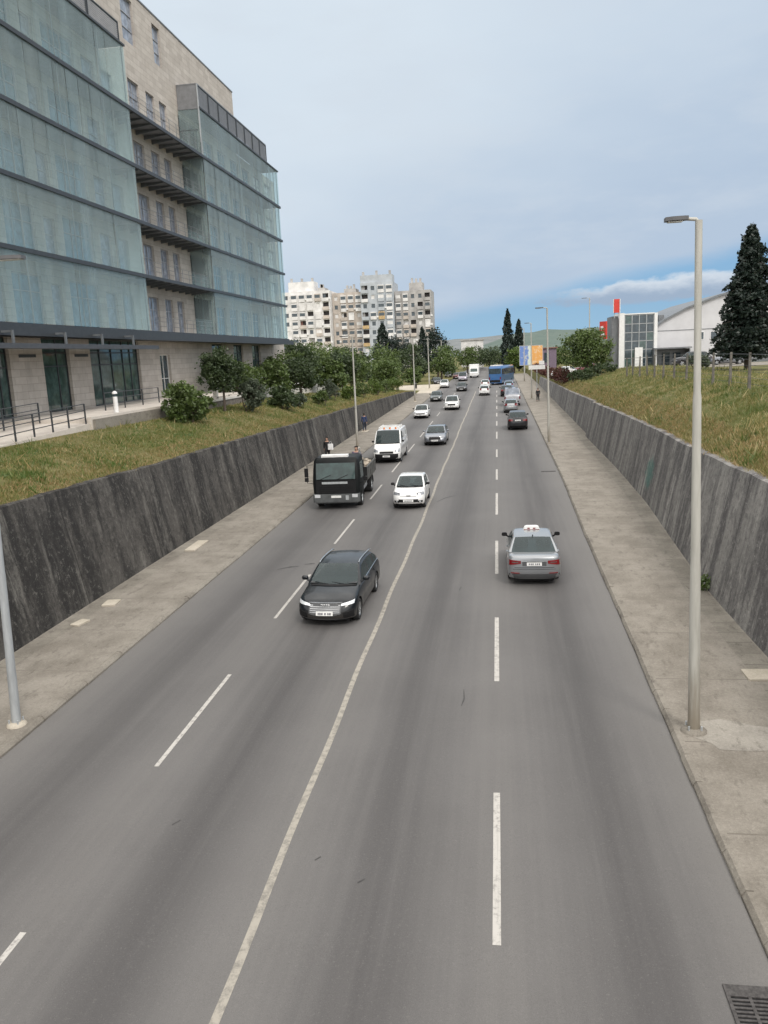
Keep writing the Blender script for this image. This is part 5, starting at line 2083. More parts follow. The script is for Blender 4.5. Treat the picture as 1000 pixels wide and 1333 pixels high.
def apartments(x0, x1, y, z0, z1, wallm, cells, label, seed, roofs, parapet, depth=14):
    t = empty('apartment_building', ((x0 + x1) / 2, y, z0), 0, label, 'apartment building', 'apartment buildings behind the trees')
    hw_ = (x1 - x0) / 2
    H = z1 - z0
    rnd = random.Random(seed)
    ncol = cells
    cw = (2 * hw_) / ncol
    fh = 2.9
    nrow = int((H - .6) / fh)
    zb = H - .6 - nrow * fh

    def mp(u, z, d): return (u, d, z)
    ops, todo = [], []
    for i in range(ncol):
        style_ = rnd.choice('lwlbb')
        for k in range(nrow):
            a = -hw_ + i * cw
            zz = zb + k * fh
            kind = style_ if rnd.random() < .7 else rnd.choice('lwlb')
            if kind in 'lb':
                o = (a + .35, a + cw - .35, zz + .15, zz + fh - .35)
            elif kind == 'w':
                o = (a + cw * .28, a + cw * .72, zz + .95, zz + 2.3)
            else:
                continue
            ops.append(o)
            todo.append((kind, o))
    mb = MB()
    facade(mb, -hw_, hw_, 0, H, ops, mp, .9)
    mb.quad((-hw_, 0, 0), (-hw_, 0, H), (-hw_, depth, H), (-hw_, depth, 0))
    mb.quad((hw_, 0, 0), (hw_, depth, 0), (hw_, depth, H), (hw_, 0, H))
    mb.quad((-hw_, 0, H), (hw_, 0, H), (hw_, depth, H), (-hw_, depth, H))
    mb.quad((-hw_, depth, 0), (-hw_, depth, H), (hw_, depth, H), (hw_, depth, 0))
    mb.build('wall', wallm, t)
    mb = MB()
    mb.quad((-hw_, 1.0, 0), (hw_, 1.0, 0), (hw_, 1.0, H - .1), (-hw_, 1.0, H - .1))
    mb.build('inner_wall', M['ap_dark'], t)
    nb = 0
    for kind, (a, b, c, d) in todo:
        if kind == 'l':
            mb = MB()
            mb.box(a - .1, b + .1, -.55, -.45, c - .15, c + .95)
            mb.box(a - .1, b + .1, -.44, .0, c - .15, c - .02)
            mb.build('balcony', rnd.choice(parapet), t)
            if rnd.random() < .45:
                mb = MB()
                mb.box(a, a + (b - a) * rnd.choice((.5, 1, .4)), .55, .6, c, d)
                mb.build('shutter', rnd.choice((M['ap_white'], M['ap_brown'], M['ap_grey'], M['window_glass'])), t)
        elif kind == 'b':
            mb = MB()
            mb.box(a, b, -.5, .1, c - .1, c + 1.0)
            mb.box(a, b, -.5, .1, d - .35, d)
            mb.box(a, a + .1, -.5, .1, c + 1.0, d - .35)
            mb.box(b - .1, b, -.5, .1, c + 1.0, d - .35)
            f = mb.build('closed_balcony', rnd.choice(parapet + [M['ap_white']]), t)
            mb = MB()
            mb.quad((a, -.46, c + 1), (b, -.46, c + 1), (b, -.46, d - .35), (a, -.46, d - .35))
            mb.build('pane', rnd.choice((M['window_glass'], M['window_glass'], M['ap_white'])), f)
        else:
            mb = MB()
            mb.quad((a, .18, c), (b, .18, c), (b, .18, d), (a, .18, d))
            mb.build('window', rnd.choice((M['window_glass'], M['ap_white'], M['window_glass'])), t)
        if rnd.random() < .14:
            mb = MB()
            mb.box(b + .05, b + .75, -.35, -.02, c + .5, c + 1.0)
            mb.build('air_conditioner', M['white_paint'], t)
    for rx0, rx1, rh, rd in roofs:
        mb = MB()
        mb.box(rx0 * hw_, rx1 * hw_, rd, rd + 6, H, H + rh)
        r = mb.build('roof_room', wallm if rnd.random() < .6 else M['ap_grey'], t)
        for q in np.linspace(rx0 * hw_ + .6, rx1 * hw_ - 1.2, 3):
            mb = MB()
            mb.box(float(q), float(q) + .7, rd + 1, rd + 1.7, H + rh, H + rh + rnd.uniform(.9, 1.7))
            mb.build('chimney', M['ap_grey'], r)
    return t


Y0 = 272
apartments(-72, -55.6, Y0, 4, 31.0, M['ap_white'], 6, 'white apartment block with dark loggias, leftmost of the row behind the trees', 21, [(-.75, .35, 3.3, 1.5), (.5, .8, 1.0, 1)], [M['ap_white'], M['ap_white'], M['ap_beige']])
apartments(-55.5, -45.2, Y0 + 4, 4, 30.2, M['ap_beige'], 4, 'low beige apartment block between the white block and the tall grey blue one', 8, [(-.2, .6, 1.3, 1)], [M['ap_beige'], M['ap_white'], M['ap_beige']])
apartments(-45.1, -34.0, Y0 + 1, 4, 32.8, M['ap_blue'], 4, 'tallest apartment block of grey blue panels in the middle of the row', 31, [(-1.0, .95, 2.4, .6)], [M['ap_blue'], M['ap_white'], M['ap_ochre']])
apartments(-33.9, -21.6, Y0 + 3, 4, 29.6, M['ap_grey'], 5, 'grey beige apartment block with a blank side wall, rightmost of the row', 44, [(-.2, .55, 2.6, 1.5)], [M['ap_grey'], M['ap_white'], M['ap_beige']])
fh_ = empty('house', (-9.0, 300, 3), 0, 'small pale house seen between the dark trees at the end of the road', 'house')
mb = MB()
facade(mb, -4, 4, 0, 9.6, [(-2.8, -1.6, 5.6, 7.0), (.2, 1.4, 5.6, 7.0), (2.2, 3.2, 5.6, 7.0), (-2.8, -1.6, 1.5, 3.2), (.2, 1.4, 1.5, 3.2)], lambda u, z, d: (u, d, z), .3)
mb.box(-4, 4, .5, 8, 0, 9.6)
mb.build('wall', M['ap_white'], fh_)
mb = MB()
mb.box(-4.4, 4.4, -.4, 8.4, 9.62, 9.95)
mb.build('roof', M['ap_grey'], fh_)

# ------------------------------------------------------------------ right side: glass tower, warehouse
tw = empty('stair_tower', (16.7, 112, 5.2), 0, 'glazed stair tower with white frame and a red sign, beside the white warehouse', 'tower')
mb = MB()
mb.box(0, 4.1, .02, 5, 0, 7.0)
mb.build('core', M['steel_dark'], tw)
for i in range(4):
    for k in range(6):
        mb = MB()
        a = .22 + i * .93
        z = .25 + k * 1.12
        mb.box(a, a + .85, -.06, .02, z, z + 1.03)
        mb.build('pane', M['window_glass'] if (i * 7 + k * 3) % 5 else M['door_glass'], tw)
mb = MB()
for i in range(5):
    mb.box(.13 + i * .93, .22 + i * .93, -.12, .02, 0, 7.0)
for k in range(7):
    mb.box(.22, 3.85, -.10, .02, .15 + k * 1.12, .23 + k * 1.12)
mb.build('frame', M['galv'], tw)
mb = MB()
mb.box(-.55, .1, -.3, 5, 0, 7.25)
mb.box(3.95, 4.35, -.25, 5, 0, 7.1)
mb.box(.1, 3.95, -.2, 5, 7.0, 7.15)
mb.build('wall', M['white_paint'], tw)
mb = MB()
mb.box(-1.45, -.56, .3, 5, 0, 6.9)
mb.build('side_wall', M['steel_mid'], tw)
mb = MB()
mb.box(1.5, 2.5, -.35, -.13, 0, 2.7)
mb.build('door_surround', M['white_paint'], tw)
sg = empty('sign', (15.75, 111.6, 12.4), 0, 'tall narrow red sign standing on top of the stair tower', 'sign')
mb = MB()
mb.obox((0, 0, 1.0), (.75, .3, 1.75), None, 0, .05)
mb.build('panel', M['red_paint'], sg)
mb = MB()
for x in (-.25, .25):
    mb.box(x - .04, x + .04, -.04, .04, -.6, .15)
mb.build('leg', M['galv'], sg)
mb = MB()
mb.box(-.42, -.376, -.17, .17, .1, 1.9)
mb.box(.376, .46, -.17, .17, .1, 1.9)
mb.build('edge', M['white_paint'], sg)
sg = empty('sign', (14.1, 111.8, 9.2), 0, 'short wide red sign on the left side wall of the stair tower', 'sign')
mb = MB()
mb.obox((0, 0, 1.15), (1.3, .25, 2.3), None, 0, .1)
mb.build('panel', M['red_paint'], sg, smooth=40)
mb = MB()
mb.box(-.4, .3, -.15, -.128, .5, .8)
mb.box(-.35, .1, -.15, -.128, 1.2, 1.7)
mb.build('sign_mark', M['white_paint'], sg)
sg.rotation_euler = (0, 0, rad(-50))

wh = empty('warehouse', (21.1, 114, 5.0), 0, 'white warehouse with a low curved gable roof behind the dark conifer', 'warehouse')
M['wh_wall'] = mat('white warehouse render', (.56, .56, .575), .8, var=.06, scale=.6)
prof = [(0, 5.2), (1.2, 6.2), (4, 7.6), (8, 9.0), (12, 9.9), (16, 10.3), (20, 10.0), (26, 8.6), (32, 6.0)]
mb = MB()
fr_ = [(x, 0, 0) for x, z in (prof[0], prof[-1])]
vs = [(0, 0, 0)] + [(x, 0, z) for x, z in prof] + [(32, 0, 0)]
bk = [(x, 30, z) for x, y, z in vs]
n = len(vs)
mb.add(vs + bk, [tuple(range(n)), tuple(range(2 * n - 1, n - 1, -1)), (0, n, n + 1, 1), (n - 2, 2 * n - 2, 2 * n - 1, n - 1)])
mb.build('wall', M['wh_wall'], wh)
mb = MB()
rows = [[(x, -.35, z + .02), (x, -.35, z + .28), (x, 30, z + .28)] for x, z in [(-.3, 4.95)] + prof + [(32.3, 5.8)]]
mb.grid(rows)
mb.build('roof', M['steel_mid'], wh)
for x in (5.5, 7.2):
    mb = MB()
    mb.box(x, x + .9, -.04, .02, 3.55, 4.6)
    f = mb.build('window', M['white_paint'], wh)
    mb = MB()
    mb.box(x + .07, x + .83, -.06, -.04, 3.62, 4.53)
    mb.build('pane', M['window_glass'], f)
mb = MB()
mb.box(0, 32, -.05, .0, 4.9, 4.98)
mb.box(0.02, 32, -.09, .0, 0, .9)
mb.build('wall_band', M['steel_mid'], wh)
mb = MB()
mb.box(-.6, 4.2, -3.2, -.05, 2.55, 2.72)
mb.box(-.6, -.5, -3.1, -.1, 0, 2.5)
mb.box(3.9, 4.0, -3.1, -.1, 0, 2.5)
mb.box(-.5, 3.9, -.6, -.12, 0, 2.5)
mb.build('lean_to', M['steel_mid'], wh)
mb = MB()
mb.box(.9, 1.9, -.66, -.6, 0, 2.1)
mb.box(2.3, 3.3, -.66, -.6, .9, 2.0)
mb.build('lean_to_window', M['window_glass'], wh)
for x, h in ((-.2, 1.4), (.9, 1.2), (2.2, 1.1)):
    mb = MB()
    mb.box(x, x + .7, 2, 3, 5.2, 5.9 + h)
    mb.build('roof_vent', M['steel_mid'], wh)

M['fpost'] = mat('weathered fence post', (.13, .12, .105), .8, var=.3)
# wire fence on the right bank
fe = empty('wire_fence', (0, 0, 0), 0, 'wire fence on grey posts along the top of the grassy right bank', 'fence')
fy = [24.5 + 3.5 * i for i in range(17)]
fp = [(12.4 + RND.uniform(-.06, .06), y, ground_right(12.4, y) - .05) for y in fy]
for x, y, z in fp:
    mb = MB()
    l = RND.uniform(-.05, .05)
    mb.add([(x - .07, y - .07, z), (x + .07, y - .07, z), (x + .07, y + .07, z), (x - .07, y + .07, z),
            (x - .05 + l, y - .05, z + 1.85), (x + .05 + l, y - .05, z + 1.85), (x + .05 + l, y + .05, z + 1.85), (x - .05 + l, y + .05, z + 1.85)],
           [(0, 3, 2, 1), (4, 5, 6, 7), (0, 1, 5, 4), (1, 2, 6, 5), (2, 3, 7, 6), (3, 0, 4, 7)])
    mb.build('post', M['fpost'], fe)
for h in (.3, .6, .9, 1.2, 1.5, 1.75):
    mb = MB()
    mb.tube([(x, y, z + h) for x, y, z in fp], .008 if h < 1.7 else .014, 4)
    mb.build('wire', M['steel_dark'], fe)

# billboard, direction sign
bb = empty('billboard', (8.2, 200, 3.0), rad(8), 'billboard painted blue, white and orange at the far end of the right pavement', 'billboard')
m, nt, out = new_mat('printed board')
co = objco(nt)
sp = N(nt, 'ShaderNodeSeparateXYZ')
L(nt, co, sp.inputs[0])
w_ = math_(nt, 'ADD', sp.outputs[0], math_(nt, 'MULTIPLY', math_(nt, 'SUBTRACT', noise(nt, co, .8, 3), .5), 1.6))
c = mixc(nt, ramp(nt, w_, -.9, -.5), (.13, .22, .50), (.55, .62, .56))
c = mixc(nt, ramp(nt, w_, -.1, .35), c, (.66, .33, .10))
c = mixc(nt, math_(nt, 'MULTIPLY', ramp(nt, noise(nt, co, 1.1, 5, .7), .52, .60), .5), c, (.70, .66, .52))
principled(nt, out, c, .4)
mb = MB()
mb.box(-2.75, 2.75, -.12, .12, 1.7, 6.2)
mb.build('panel', m, bb)
mb = MB()
for a in ((-2.85, 2.85, -.14, .14, 6.2, 6.32), (-2.85, 2.85, -.14, .14, 1.58, 1.7), (-2.85, -2.75, -.14, .14, 1.7, 6.2), (2.75, 2.85, -.14, .14, 1.7, 6.2)):
    mb.box(*a)
mb.build('frame', M['galv'], bb)
for x in (-1.6, 1.6):
    mb = MB()
    mb.box(x - .12, x + .12, .13, .37, -1, 6)
    mb.build('post', M['galv'], bb)
ds = empty('road_sign', (5.35, 112, zr(112) + .12), 0, 'white direction sign board on a post beside the third right lamp post', 'sign')
mb = MB()
mb.tube([(0, 0, 0), (0, 0, 4.7)], .05, 8)
mb.build('post', M['galv'], ds)
mb = MB()
mb.box(-1.1, 1.1, -.08, -.05, 4.1, 4.65)
mb.box(.3, 1.0, -.08, -.05, 4.72, 5.2)
mb.build('board', M['white_paint'], ds)
vb = empty('kiosk', (12.6, 205, 2.8), 0, 'purple grey low kiosk with flat roof right of the colourful billboard', 'kiosk')
mb = MB()
mb.box(-2.0, 2.0, 0, 4, 0, 5.6)
mb.build('wall', mat('purple grey render', (.17, .13, .18), .8), vb)
mb = MB()
mb.box(-2.3, 2.3, -.4, 4.3, 5.61, 5.85)
mb.build('roof', M['ap_brown'], vb)
mb = MB()
mb.box(-1.0, .2, -.05, 0, 2.2, 4.6)
mb.build('window', M['window_glass'], vb)


# ------------------------------------------------------------------ vegetation
def quads_mesh(name, c, n1, n2, m, parent=None):
    """c centres (k,3); n1, n2 half axes (k,3): leaf shaped quads"""
    k = len(c)
    v = np.empty((k, 4, 3), np.float32)
    v[:, 0] = c - n1
    v[:, 1] = c + n2 * .55 - n1 * .1
    v[:, 2] = c + n1
    v[:, 3] = c - n2 * .55 - n1 * .1
    me = bpy.data.meshes.new(name)
    me.vertices.add(4 * k)
    me.vertices.foreach_set('co', v.reshape(-1))
    me.loops.add(4 * k)
    me.loops.foreach_set('vertex_index', np.arange(4 * k, dtype=np.int32))
    me.polygons.add(k)
    me.polygons.foreach_set('loop_start', np.arange(0, 4 * k, 4, dtype=np.int32))
    me.polygons.foreach_set('loop_total', np.full(k, 4, np.int32))
    me.materials.append(m)
    me.update(calc_edges=True)
    me.validate()
    o = bpy.data.objects.new(name, me)
    COL.objects.link(o)
    o.parent = parent
    return o


def rand_axes(k, size, up=0.3):
    a = NP.normal(size=(k, 3))
    a[:, 2] *= .7
    a /= np.linalg.norm(a, axis=1, keepdims=True)
    b = NP.normal(size=(k, 3))
    b -= (b * a).sum(1, keepdims=True) * a
    b /= np.linalg.norm(b, axis=1, keepdims=True)
    s = size * NP.uniform(.6, 1.35, (k, 1))
    return a * s, b * s


def crown_points(blobs, n, sub=9):
    """leaf centres in clumps: each blob carries many small sub clumps on its outer part"""
    vol = np.array([b[3] * b[4] * b[5] for b in blobs]) ** .75
    cnt = np.maximum(1, (vol / vol.sum() * n).astype(int))
    out = []
    for b, k in zip(blobs, cnt):
        ns = max(6, int(sub * (1 + b[3] * b[5])))
        d = NP.normal(size=(ns, 3))
        d /= np.linalg.norm(d, axis=1, keepdims=True)
        cc = d * NP.uniform(.35, 1.0, (ns, 1)) ** .6 * np.array(b[3:6])
        w = NP.integers(0, ns, k)
        r = .30 * min(b[3:6]) + .06
        p = cc[w] + NP.normal(size=(k, 3)) * r * .62 * NP.uniform(.5, 1.2, (ns, 1))[w]
        out.append(p + np.array(b[0:3]))
    return np.concatenate(out)


def tree(name, loc, blobs, n, leaf, m, label, cat, group, trunk=(.12, 1.2), limbs=5, stems=1):
    t = empty(name, loc, 0, label, cat, group)
    pts = crown_points(blobs, n)
    pts = pts[pts[:, 2] > .05]
    a, b = rand_axes(len(pts), leaf)
    quads_mesh('crown', pts, a, b, m, t)
    mb = MB()
    r0, th = trunk
    zc = sum(b_[2] for b_ in blobs) / len(blobs)
    for s in range(stems):
        ox, oy = (0, 0) if stems == 1 else (RND.uniform(-.5, .5), RND.uniform(-.4, .4))
        mb.tube([(ox, oy, -.2), (ox + .03, oy, th * .5), (ox * 1.3, oy * 1.3 + .05, th), (ox * 1.6, oy * 1.6, max(th * 1.1, zc))], [r0 * 1.25, r0, r0 * .8, r0 * .35], 8)
        for i in range(limbs):
            b_ = RND.choice(blobs)
            s0 = Vector((ox * 1.2, oy * 1.2, th * RND.uniform(.7, 1.05)))
            e = Vector((b_[0] + RND.uniform(-.4, .4) * b_[3], b_[1] + RND.uniform(-.4, .4) * b_[4], b_[2] + RND.uniform(-.2, .4) * b_[5]))
            mid = (s0 + e) / 2 + Vector((RND.uniform(-.15, .15), RND.uniform(-.15, .15), .12))
            mb.tube([s0, mid, e], [r0 * .5, r0 * .34, r0 * .14], 6)
    mb.build('trunk', M['bark'], t, smooth=50)
    return t


def blobset(w, h, z0, k, seed, dp=None):
    """k uneven blobs filling a crown w wide, h tall starting at height z0"""
    r = random.Random(seed)
    dp = dp or w
    B = [(0, 0, z0 + h * .5, w * .36, dp * .36, h * .42)]
    for i in range(k):
        a = r.uniform(0, 2 * math.pi)
        u = r.uniform(.1, .95)
        q = (1 - abs(2 * u - .9) ** 2.2 * .55)
        rr = r.uniform(.45, .75) * q
        s = r.uniform(.16, .27)
        B.append((math.cos(a) * w * .5 * rr, math.sin(a) * dp * .5 * rr, z0 + h * (.12 + .76 * u), w * s, dp * s, h * s * .8))
    return B


GS, GT = 'shrubs on the left verge', 'trees along the left side'
Lf = M
# big light green bush by the terrace end, small tree and following shrubs
tree('bush', (-17.9, 45.0, ground_left(-17.9, 45)), blobset(3.3, 2.3, .05, 12, 3), 7500, .10, M['leaf_mid'], 'big rounded olive green bush below the terrace wall', 'bush', GS, (.06, .5), 8, 4)
tree('small_tree', (-18.6, 53, ground_left(-18.6, 53)), blobset(3.0, 3.2, 1.3, 13, 9), 7500, .10, M['leaf_dark'], 'small dark leafy tree in front of the stone wall', 'tree', GT, (.09, 1.6), 7)
tree('bush', (-17.3, 55, ground_left(-17.3, 55)), blobset(1.9, 2.4, .1, 9, 14), 4500, .10, M['leaf_grey'], 'upright grey green bush right of the small dark tree', 'bush', GS, (.05, .5), 6, 3)
tree('bush', (-16.8, 62, ground_left(-16.8, 62)), blobset(2.3, 1.7, .05, 9, 17), 4000, .11, M['leaf_dark'], 'low dark bush before the white parapet, second from the small tree', 'bush', GS, (.05, .4), 6, 3)
rowp = [(-22.0, 66, 4.2, 3.9, 'leaf_mid'), (-19.8, 70, 3.6, 3.6, 'leaf_mid'), (-19.4, 78, 4.2, 4.2, 'leaf_dark'), (-22.8, 86, 5.2, 5.0, 'leaf_mid'), (-18.8, 90, 4.6, 4.2, 'leaf_mid'),
        (-25.0, 100, 6.5, 6.4, 'leaf_dark'), (-20.2, 104, 5.2, 5.4, 'leaf_dark'), (-28, 118, 8.0, 7.8, 'leaf_mid'), (-21.8, 120, 6.5, 6.6, 'leaf_mid'), (-17.6, 128, 5.0, 5.0, 'leaf_mid'),
        (-25.5, 140, 7.5, 7.4, 'leaf_dark'), (-19.6, 146, 6.2, 6.2, 'leaf_mid'), (-34, 130, 8, 8.5, 'leaf_dark'), (-41, 140, 9, 9.5, 'leaf_mid'), (-31, 152, 8, 8.6, 'leaf_mid')]
for i, (x, y, w, h, mm) in enumerate(rowp):
    labs = ('first round tree past the glass corner of the office building', 'round green tree standing just before the long white parapet', 'dark round tree behind the second lamp post on the left',
            'broad green tree in front of the white apartment block', 'green tree behind the left lamp post by the pavement', 'broad dark tree below the beige apartment block',
            'dark leafy tree between the beige block and the road', 'large olive green tree below the tall grey blue block', 'olive green tree right of the large one below the blue block',
            'low round green tree at the end of the dark retaining wall', 'dark broad tree below the rightmost grey block', 'green tree by the far left lamp post',
            'dark tree at the foot of the white apartment block', 'tall green tree against the left edge of the white block', 'tall green tree deep behind the row, below the grey block')
    tree('broadleaf_tree', (x, y, ground_left(x, y) - .1), blobset(w, h * .86, h * .12, 14, 30 + i), 4200 if y < 110 else 3200, .13 if y < 90 else .19, M[mm], labs[i], 'tree', GT, (.14, h * .3), 5)
shr = [(-16.6, 66, 1.5, 1.1, 'leaf_grey'), (-16.3, 73, 1.8, 1.3, 'leaf_mid'), (-16.9, 80, 2.3, 1.9, 'leaf_grey'), (-16.2, 86, 2.0, 1.5, 'leaf_fresh'), (-16.0, 94, 2.4, 1.8, 'leaf_mid'), (-15.8, 103, 2.6, 1.9, 'leaf_fresh'), (-15.7, 112, 2.6, 2.0, 'leaf_mid'), (-15.6, 122, 2.8, 2.2, 'leaf_fresh')]
labs = ('small grey shrub above the dark wall near the left lamp post', 'small green shrub above the wall behind the white van', 'grey green shrub with open twigs beyond the lamp post', 'pale fresh green shrub midway along the wall top',
        'green shrub on the wall top below the dark trees', 'fresh green shrub near the far end of the wall top', 'olive shrub near the far end of the wall top', 'last fresh green shrub before the pale forecourt')
for (x, y, w, h, mm), lb in zip(shr, labs):
    tree('shrub', (x, y, ground_left(x, y)), blobset(w, h, .02, 7, int(y)), 1500, .10, M[mm], lb, 'shrub', GS, (.03, .3), 4, 3)


def spire(name, loc, h, w, n, leaf, m, label, group, drop=.3):
    """narrow evergreen: leaf sprays around one tall stem"""
    t = empty(name, loc, 0, label, 'tree', group)
    u = NP.uniform(0, 1, n) ** 1.15
    ang = NP.uniform(0, 2 * math.pi, n)
    lob = 1 + .22 * np.sin(ang * 3 + u * 17 + h) + .2 * np.sin(u * 41 + ang + h * 3)
    r = w / 2 * np.minimum(1, (u + .03) * 7) * (1 - u) ** .62 * lob * NP.uniform(.45, 1.05, n) ** .5 * 1.25
    p = np.stack([r * np.cos(ang), r * np.sin(ang), h * (.05 + .95 * u)], 1)
    a, b = rand_axes(n, leaf)
    a[:, 2] = np.abs(a[:, 2]) + leaf * .6
    quads_mesh('crown', p, a, b, m, t)
    mb = MB()
    mb.tube([(0, 0, -.3), (0, 0, h * .3), (0, 0, h * .9)], [w * .07, w * .05, .02], 8)
    mb.build('trunk', M['bark'], t)
    return t


GC = 'dark cypresses and pines in the distance'
spire('cypress_tree', (3.2, 240, 2.5), 17.5, 3.6, 2600, .34, M['leaf_conifer'], 'tall dark cypress above the blue bus, left one of the pair', GC)
spire('cypress_tree', (6.4, 242, 2.5), 14.5, 3.6, 2400, .34, M['leaf_conifer'], 'shorter dark cypress above the blue bus, right one of the pair', GC)
spire('pine_tree', (-31.5, 225, 2.5), 14.6, 5.5, 3000, .34, M['leaf_conifer'], 'dark pointed pine in front of the tall grey blue apartment block', GC)
tree('pine_tree', (-26.8, 228, 2.5), blobset(9, 10.5, 1.6, 16, 201), 3600, .28, M['leaf_conifer'], 'broad dark pine right of the pointed one before the grey block', 'tree', GC, (.25, 4), 5)
spire('pine_tree', (-20.4, 225, 2.5), 13.2, 3.4, 1500, .34, M['leaf_conifer'], 'thin ragged dark pine at the right edge of the grey apartment block', GC)
tree('pine_tree', (-15.6, 215, 2.5), blobset(8, 11, 1.4, 17, 202), 3600, .28, M['leaf_conifer'], 'broad dark pine over the road end, left of the pale house', 'tree', GC, (.25, 4), 5)
for i, (x, y, w, h, mm, lb) in enumerate(((-13.0, 190, 8, 8.2, 'leaf_mid', 'broad green tree left of the far traffic queue'), (-19.5, 186, 8, 9, 'leaf_dark', 'dark round tree beside the far forecourt'),
        (-27, 190, 9, 9.5, 'leaf_mid', 'green tree below the dark pines'), (-8.6, 235, 8, 8, 'leaf_mid', 'green tree in front of the pale house'), (-2.6, 270, 8, 7.5, 'leaf_dark', 'low dark tree at the end of the road, left of the bus'),
        (4.6, 222, 5.5, 7.2, 'leaf_fresh', 'bright green tree below the pair of cypresses'), (-36, 195, 9, 9, 'leaf_dark', 'dark tree filling the gap below the beige apartments'),
        (-47, 200, 10, 10, 'leaf_mid', 'green tree below the white apartment block far back'), (0.5, 300, 9, 8, 'leaf_dark', 'farthest dark tree straight ahead under the hill'))):
    tree('broadleaf_tree', (x, y, 2.3), blobset(w, h * .88, h * .1, 13, 70 + i), 2600, .26, M[mm], lb, 'tree', GT, (.2, h * .3), 4)
for i, (x, y, w, h, mm, lb) in enumerate(((-17.6, 170, 6, 3.6, 'leaf_mid', 'low bush right behind the pale forecourt'), (-24, 166, 8, 4.2, 'leaf_dark', 'wide dark bush left of the pale forecourt'), (-31, 172, 9, 4.6, 'leaf_mid', 'wide green bush under the dark pines'),
        (-22, 152, 5, 3.2, 'leaf_fresh', 'fresh green bush by the near edge of the pale forecourt'), (-38, 168, 9, 5, 'leaf_dark', 'broad dark bush below the beige apartments'), (-12.8, 215, 5, 3.4, 'leaf_dark', 'dark bush beside the far end of the traffic queue'), (-27.5, 210, 9, 5, 'leaf_dark', 'dark bush far back between the pines'))):
    tree('bush', (x, y, ground_left(max(x, -40), y) - .1), blobset(w, h, .05, 12, 90 + i), 2400, .22, M[mm], lb, 'bush', 'bushes below the far trees', (.08, .8), 5, 3)
for i, (x, y, w, h, mm, lb) in enumerate(((-6.5, 285, 10, 8.5, 'leaf_dark', 'dark tree closing the view left of the road end'), (5.5, 290, 10, 7.5, 'leaf_mid', 'green tree closing the view behind the blue bus'), (11.5, 275, 9, 7, 'leaf_dark', 'dark tree behind the colourful billboard'),
        (18, 255, 9, 7.5, 'leaf_mid', 'green tree behind the purple kiosk'), (25, 240, 8, 7, 'leaf_dark', 'dark tree far behind the round tree'))):
    tree('broadleaf_tree', (x, y, 2.3), blobset(w, h * .9, h * .06, 13, 120 + i), 2600, .28, M[mm], lb, 'tree', 'trees closing the far end of the road', (.2, h * .3), 4)
# right side
tree('round_tree', (11.3, 106, 4.6), blobset(7.2, 5.2, .7, 20, 5), 8500, .17, M['leaf_mid'], 'broad round green tree left of the glazed stair tower', 'tree', None, (.22, 1.6), 8)
tree('bush', (12.7, 100, 4.9), blobset(4.2, 1.3, .02, 9, 61), 2400, .12, M['leaf_dark'], 'low dark bush at the foot of the round tree', 'bush', None, (.04, .4), 4, 3)
tree('bush', (18.3, 78, 5.75), blobset(2.4, 1.5, .02, 8, 62), 1800, .11, M['leaf_grey'], 'grey green bush behind the fence, left of the conifer', 'bush', None, (.04, .4), 4, 3)
for y, dp_, lb in ((112, 11, 'nearest length of the red leaved hedge above the right wall'), (124, 13, 'second length of the red leaved hedge above the right wall'), (138, 15, 'third length of the red leaved hedge above the right wall'), (156, 20, 'fourth length of the red leaved hedge above the right wall'), (178, 24, 'farthest length of the red leaved hedge above the right wall')):
    B_ = [(RND.uniform(-.25, .25), q, .8 + RND.uniform(-.1, .25), .75, 1.3, .75) for q in np.linspace(-dp_ / 2, dp_ / 2, int(dp_ / 1.3))]
    tree('hedge', (8.75, y, ground_right(8.8, y) - .05), [tuple(float(q) for q in b_) for b_ in B_], 3600, .13, M['leaf_red'], lb, 'hedge', 'red hedge above the right wall', (.04, .5), 5, 4)
for x, y, lb in ((9.6, 101, 'dark green shrub left of the round tree, before the red hedge'), (10.2, 94.5, 'small dark shrub on the grassy bank before the round tree')):
    tree('shrub', (x, y, ground_right(x, y) - .05), blobset(2.2, 1.3, .02, 8, int(y)), 1500, .11, M['leaf_dark'], lb, 'shrub', None, (.04, .4), 4, 3)
tree('weed', (6.42, 25.6, zr(25.6) + .10), blobset(.55, .5, 0, 6, 8), 420, .05, M['leaf_mid'], 'green weed growing at the foot of the right grey wall', 'weed', None, (.008, .12), 0, 3)

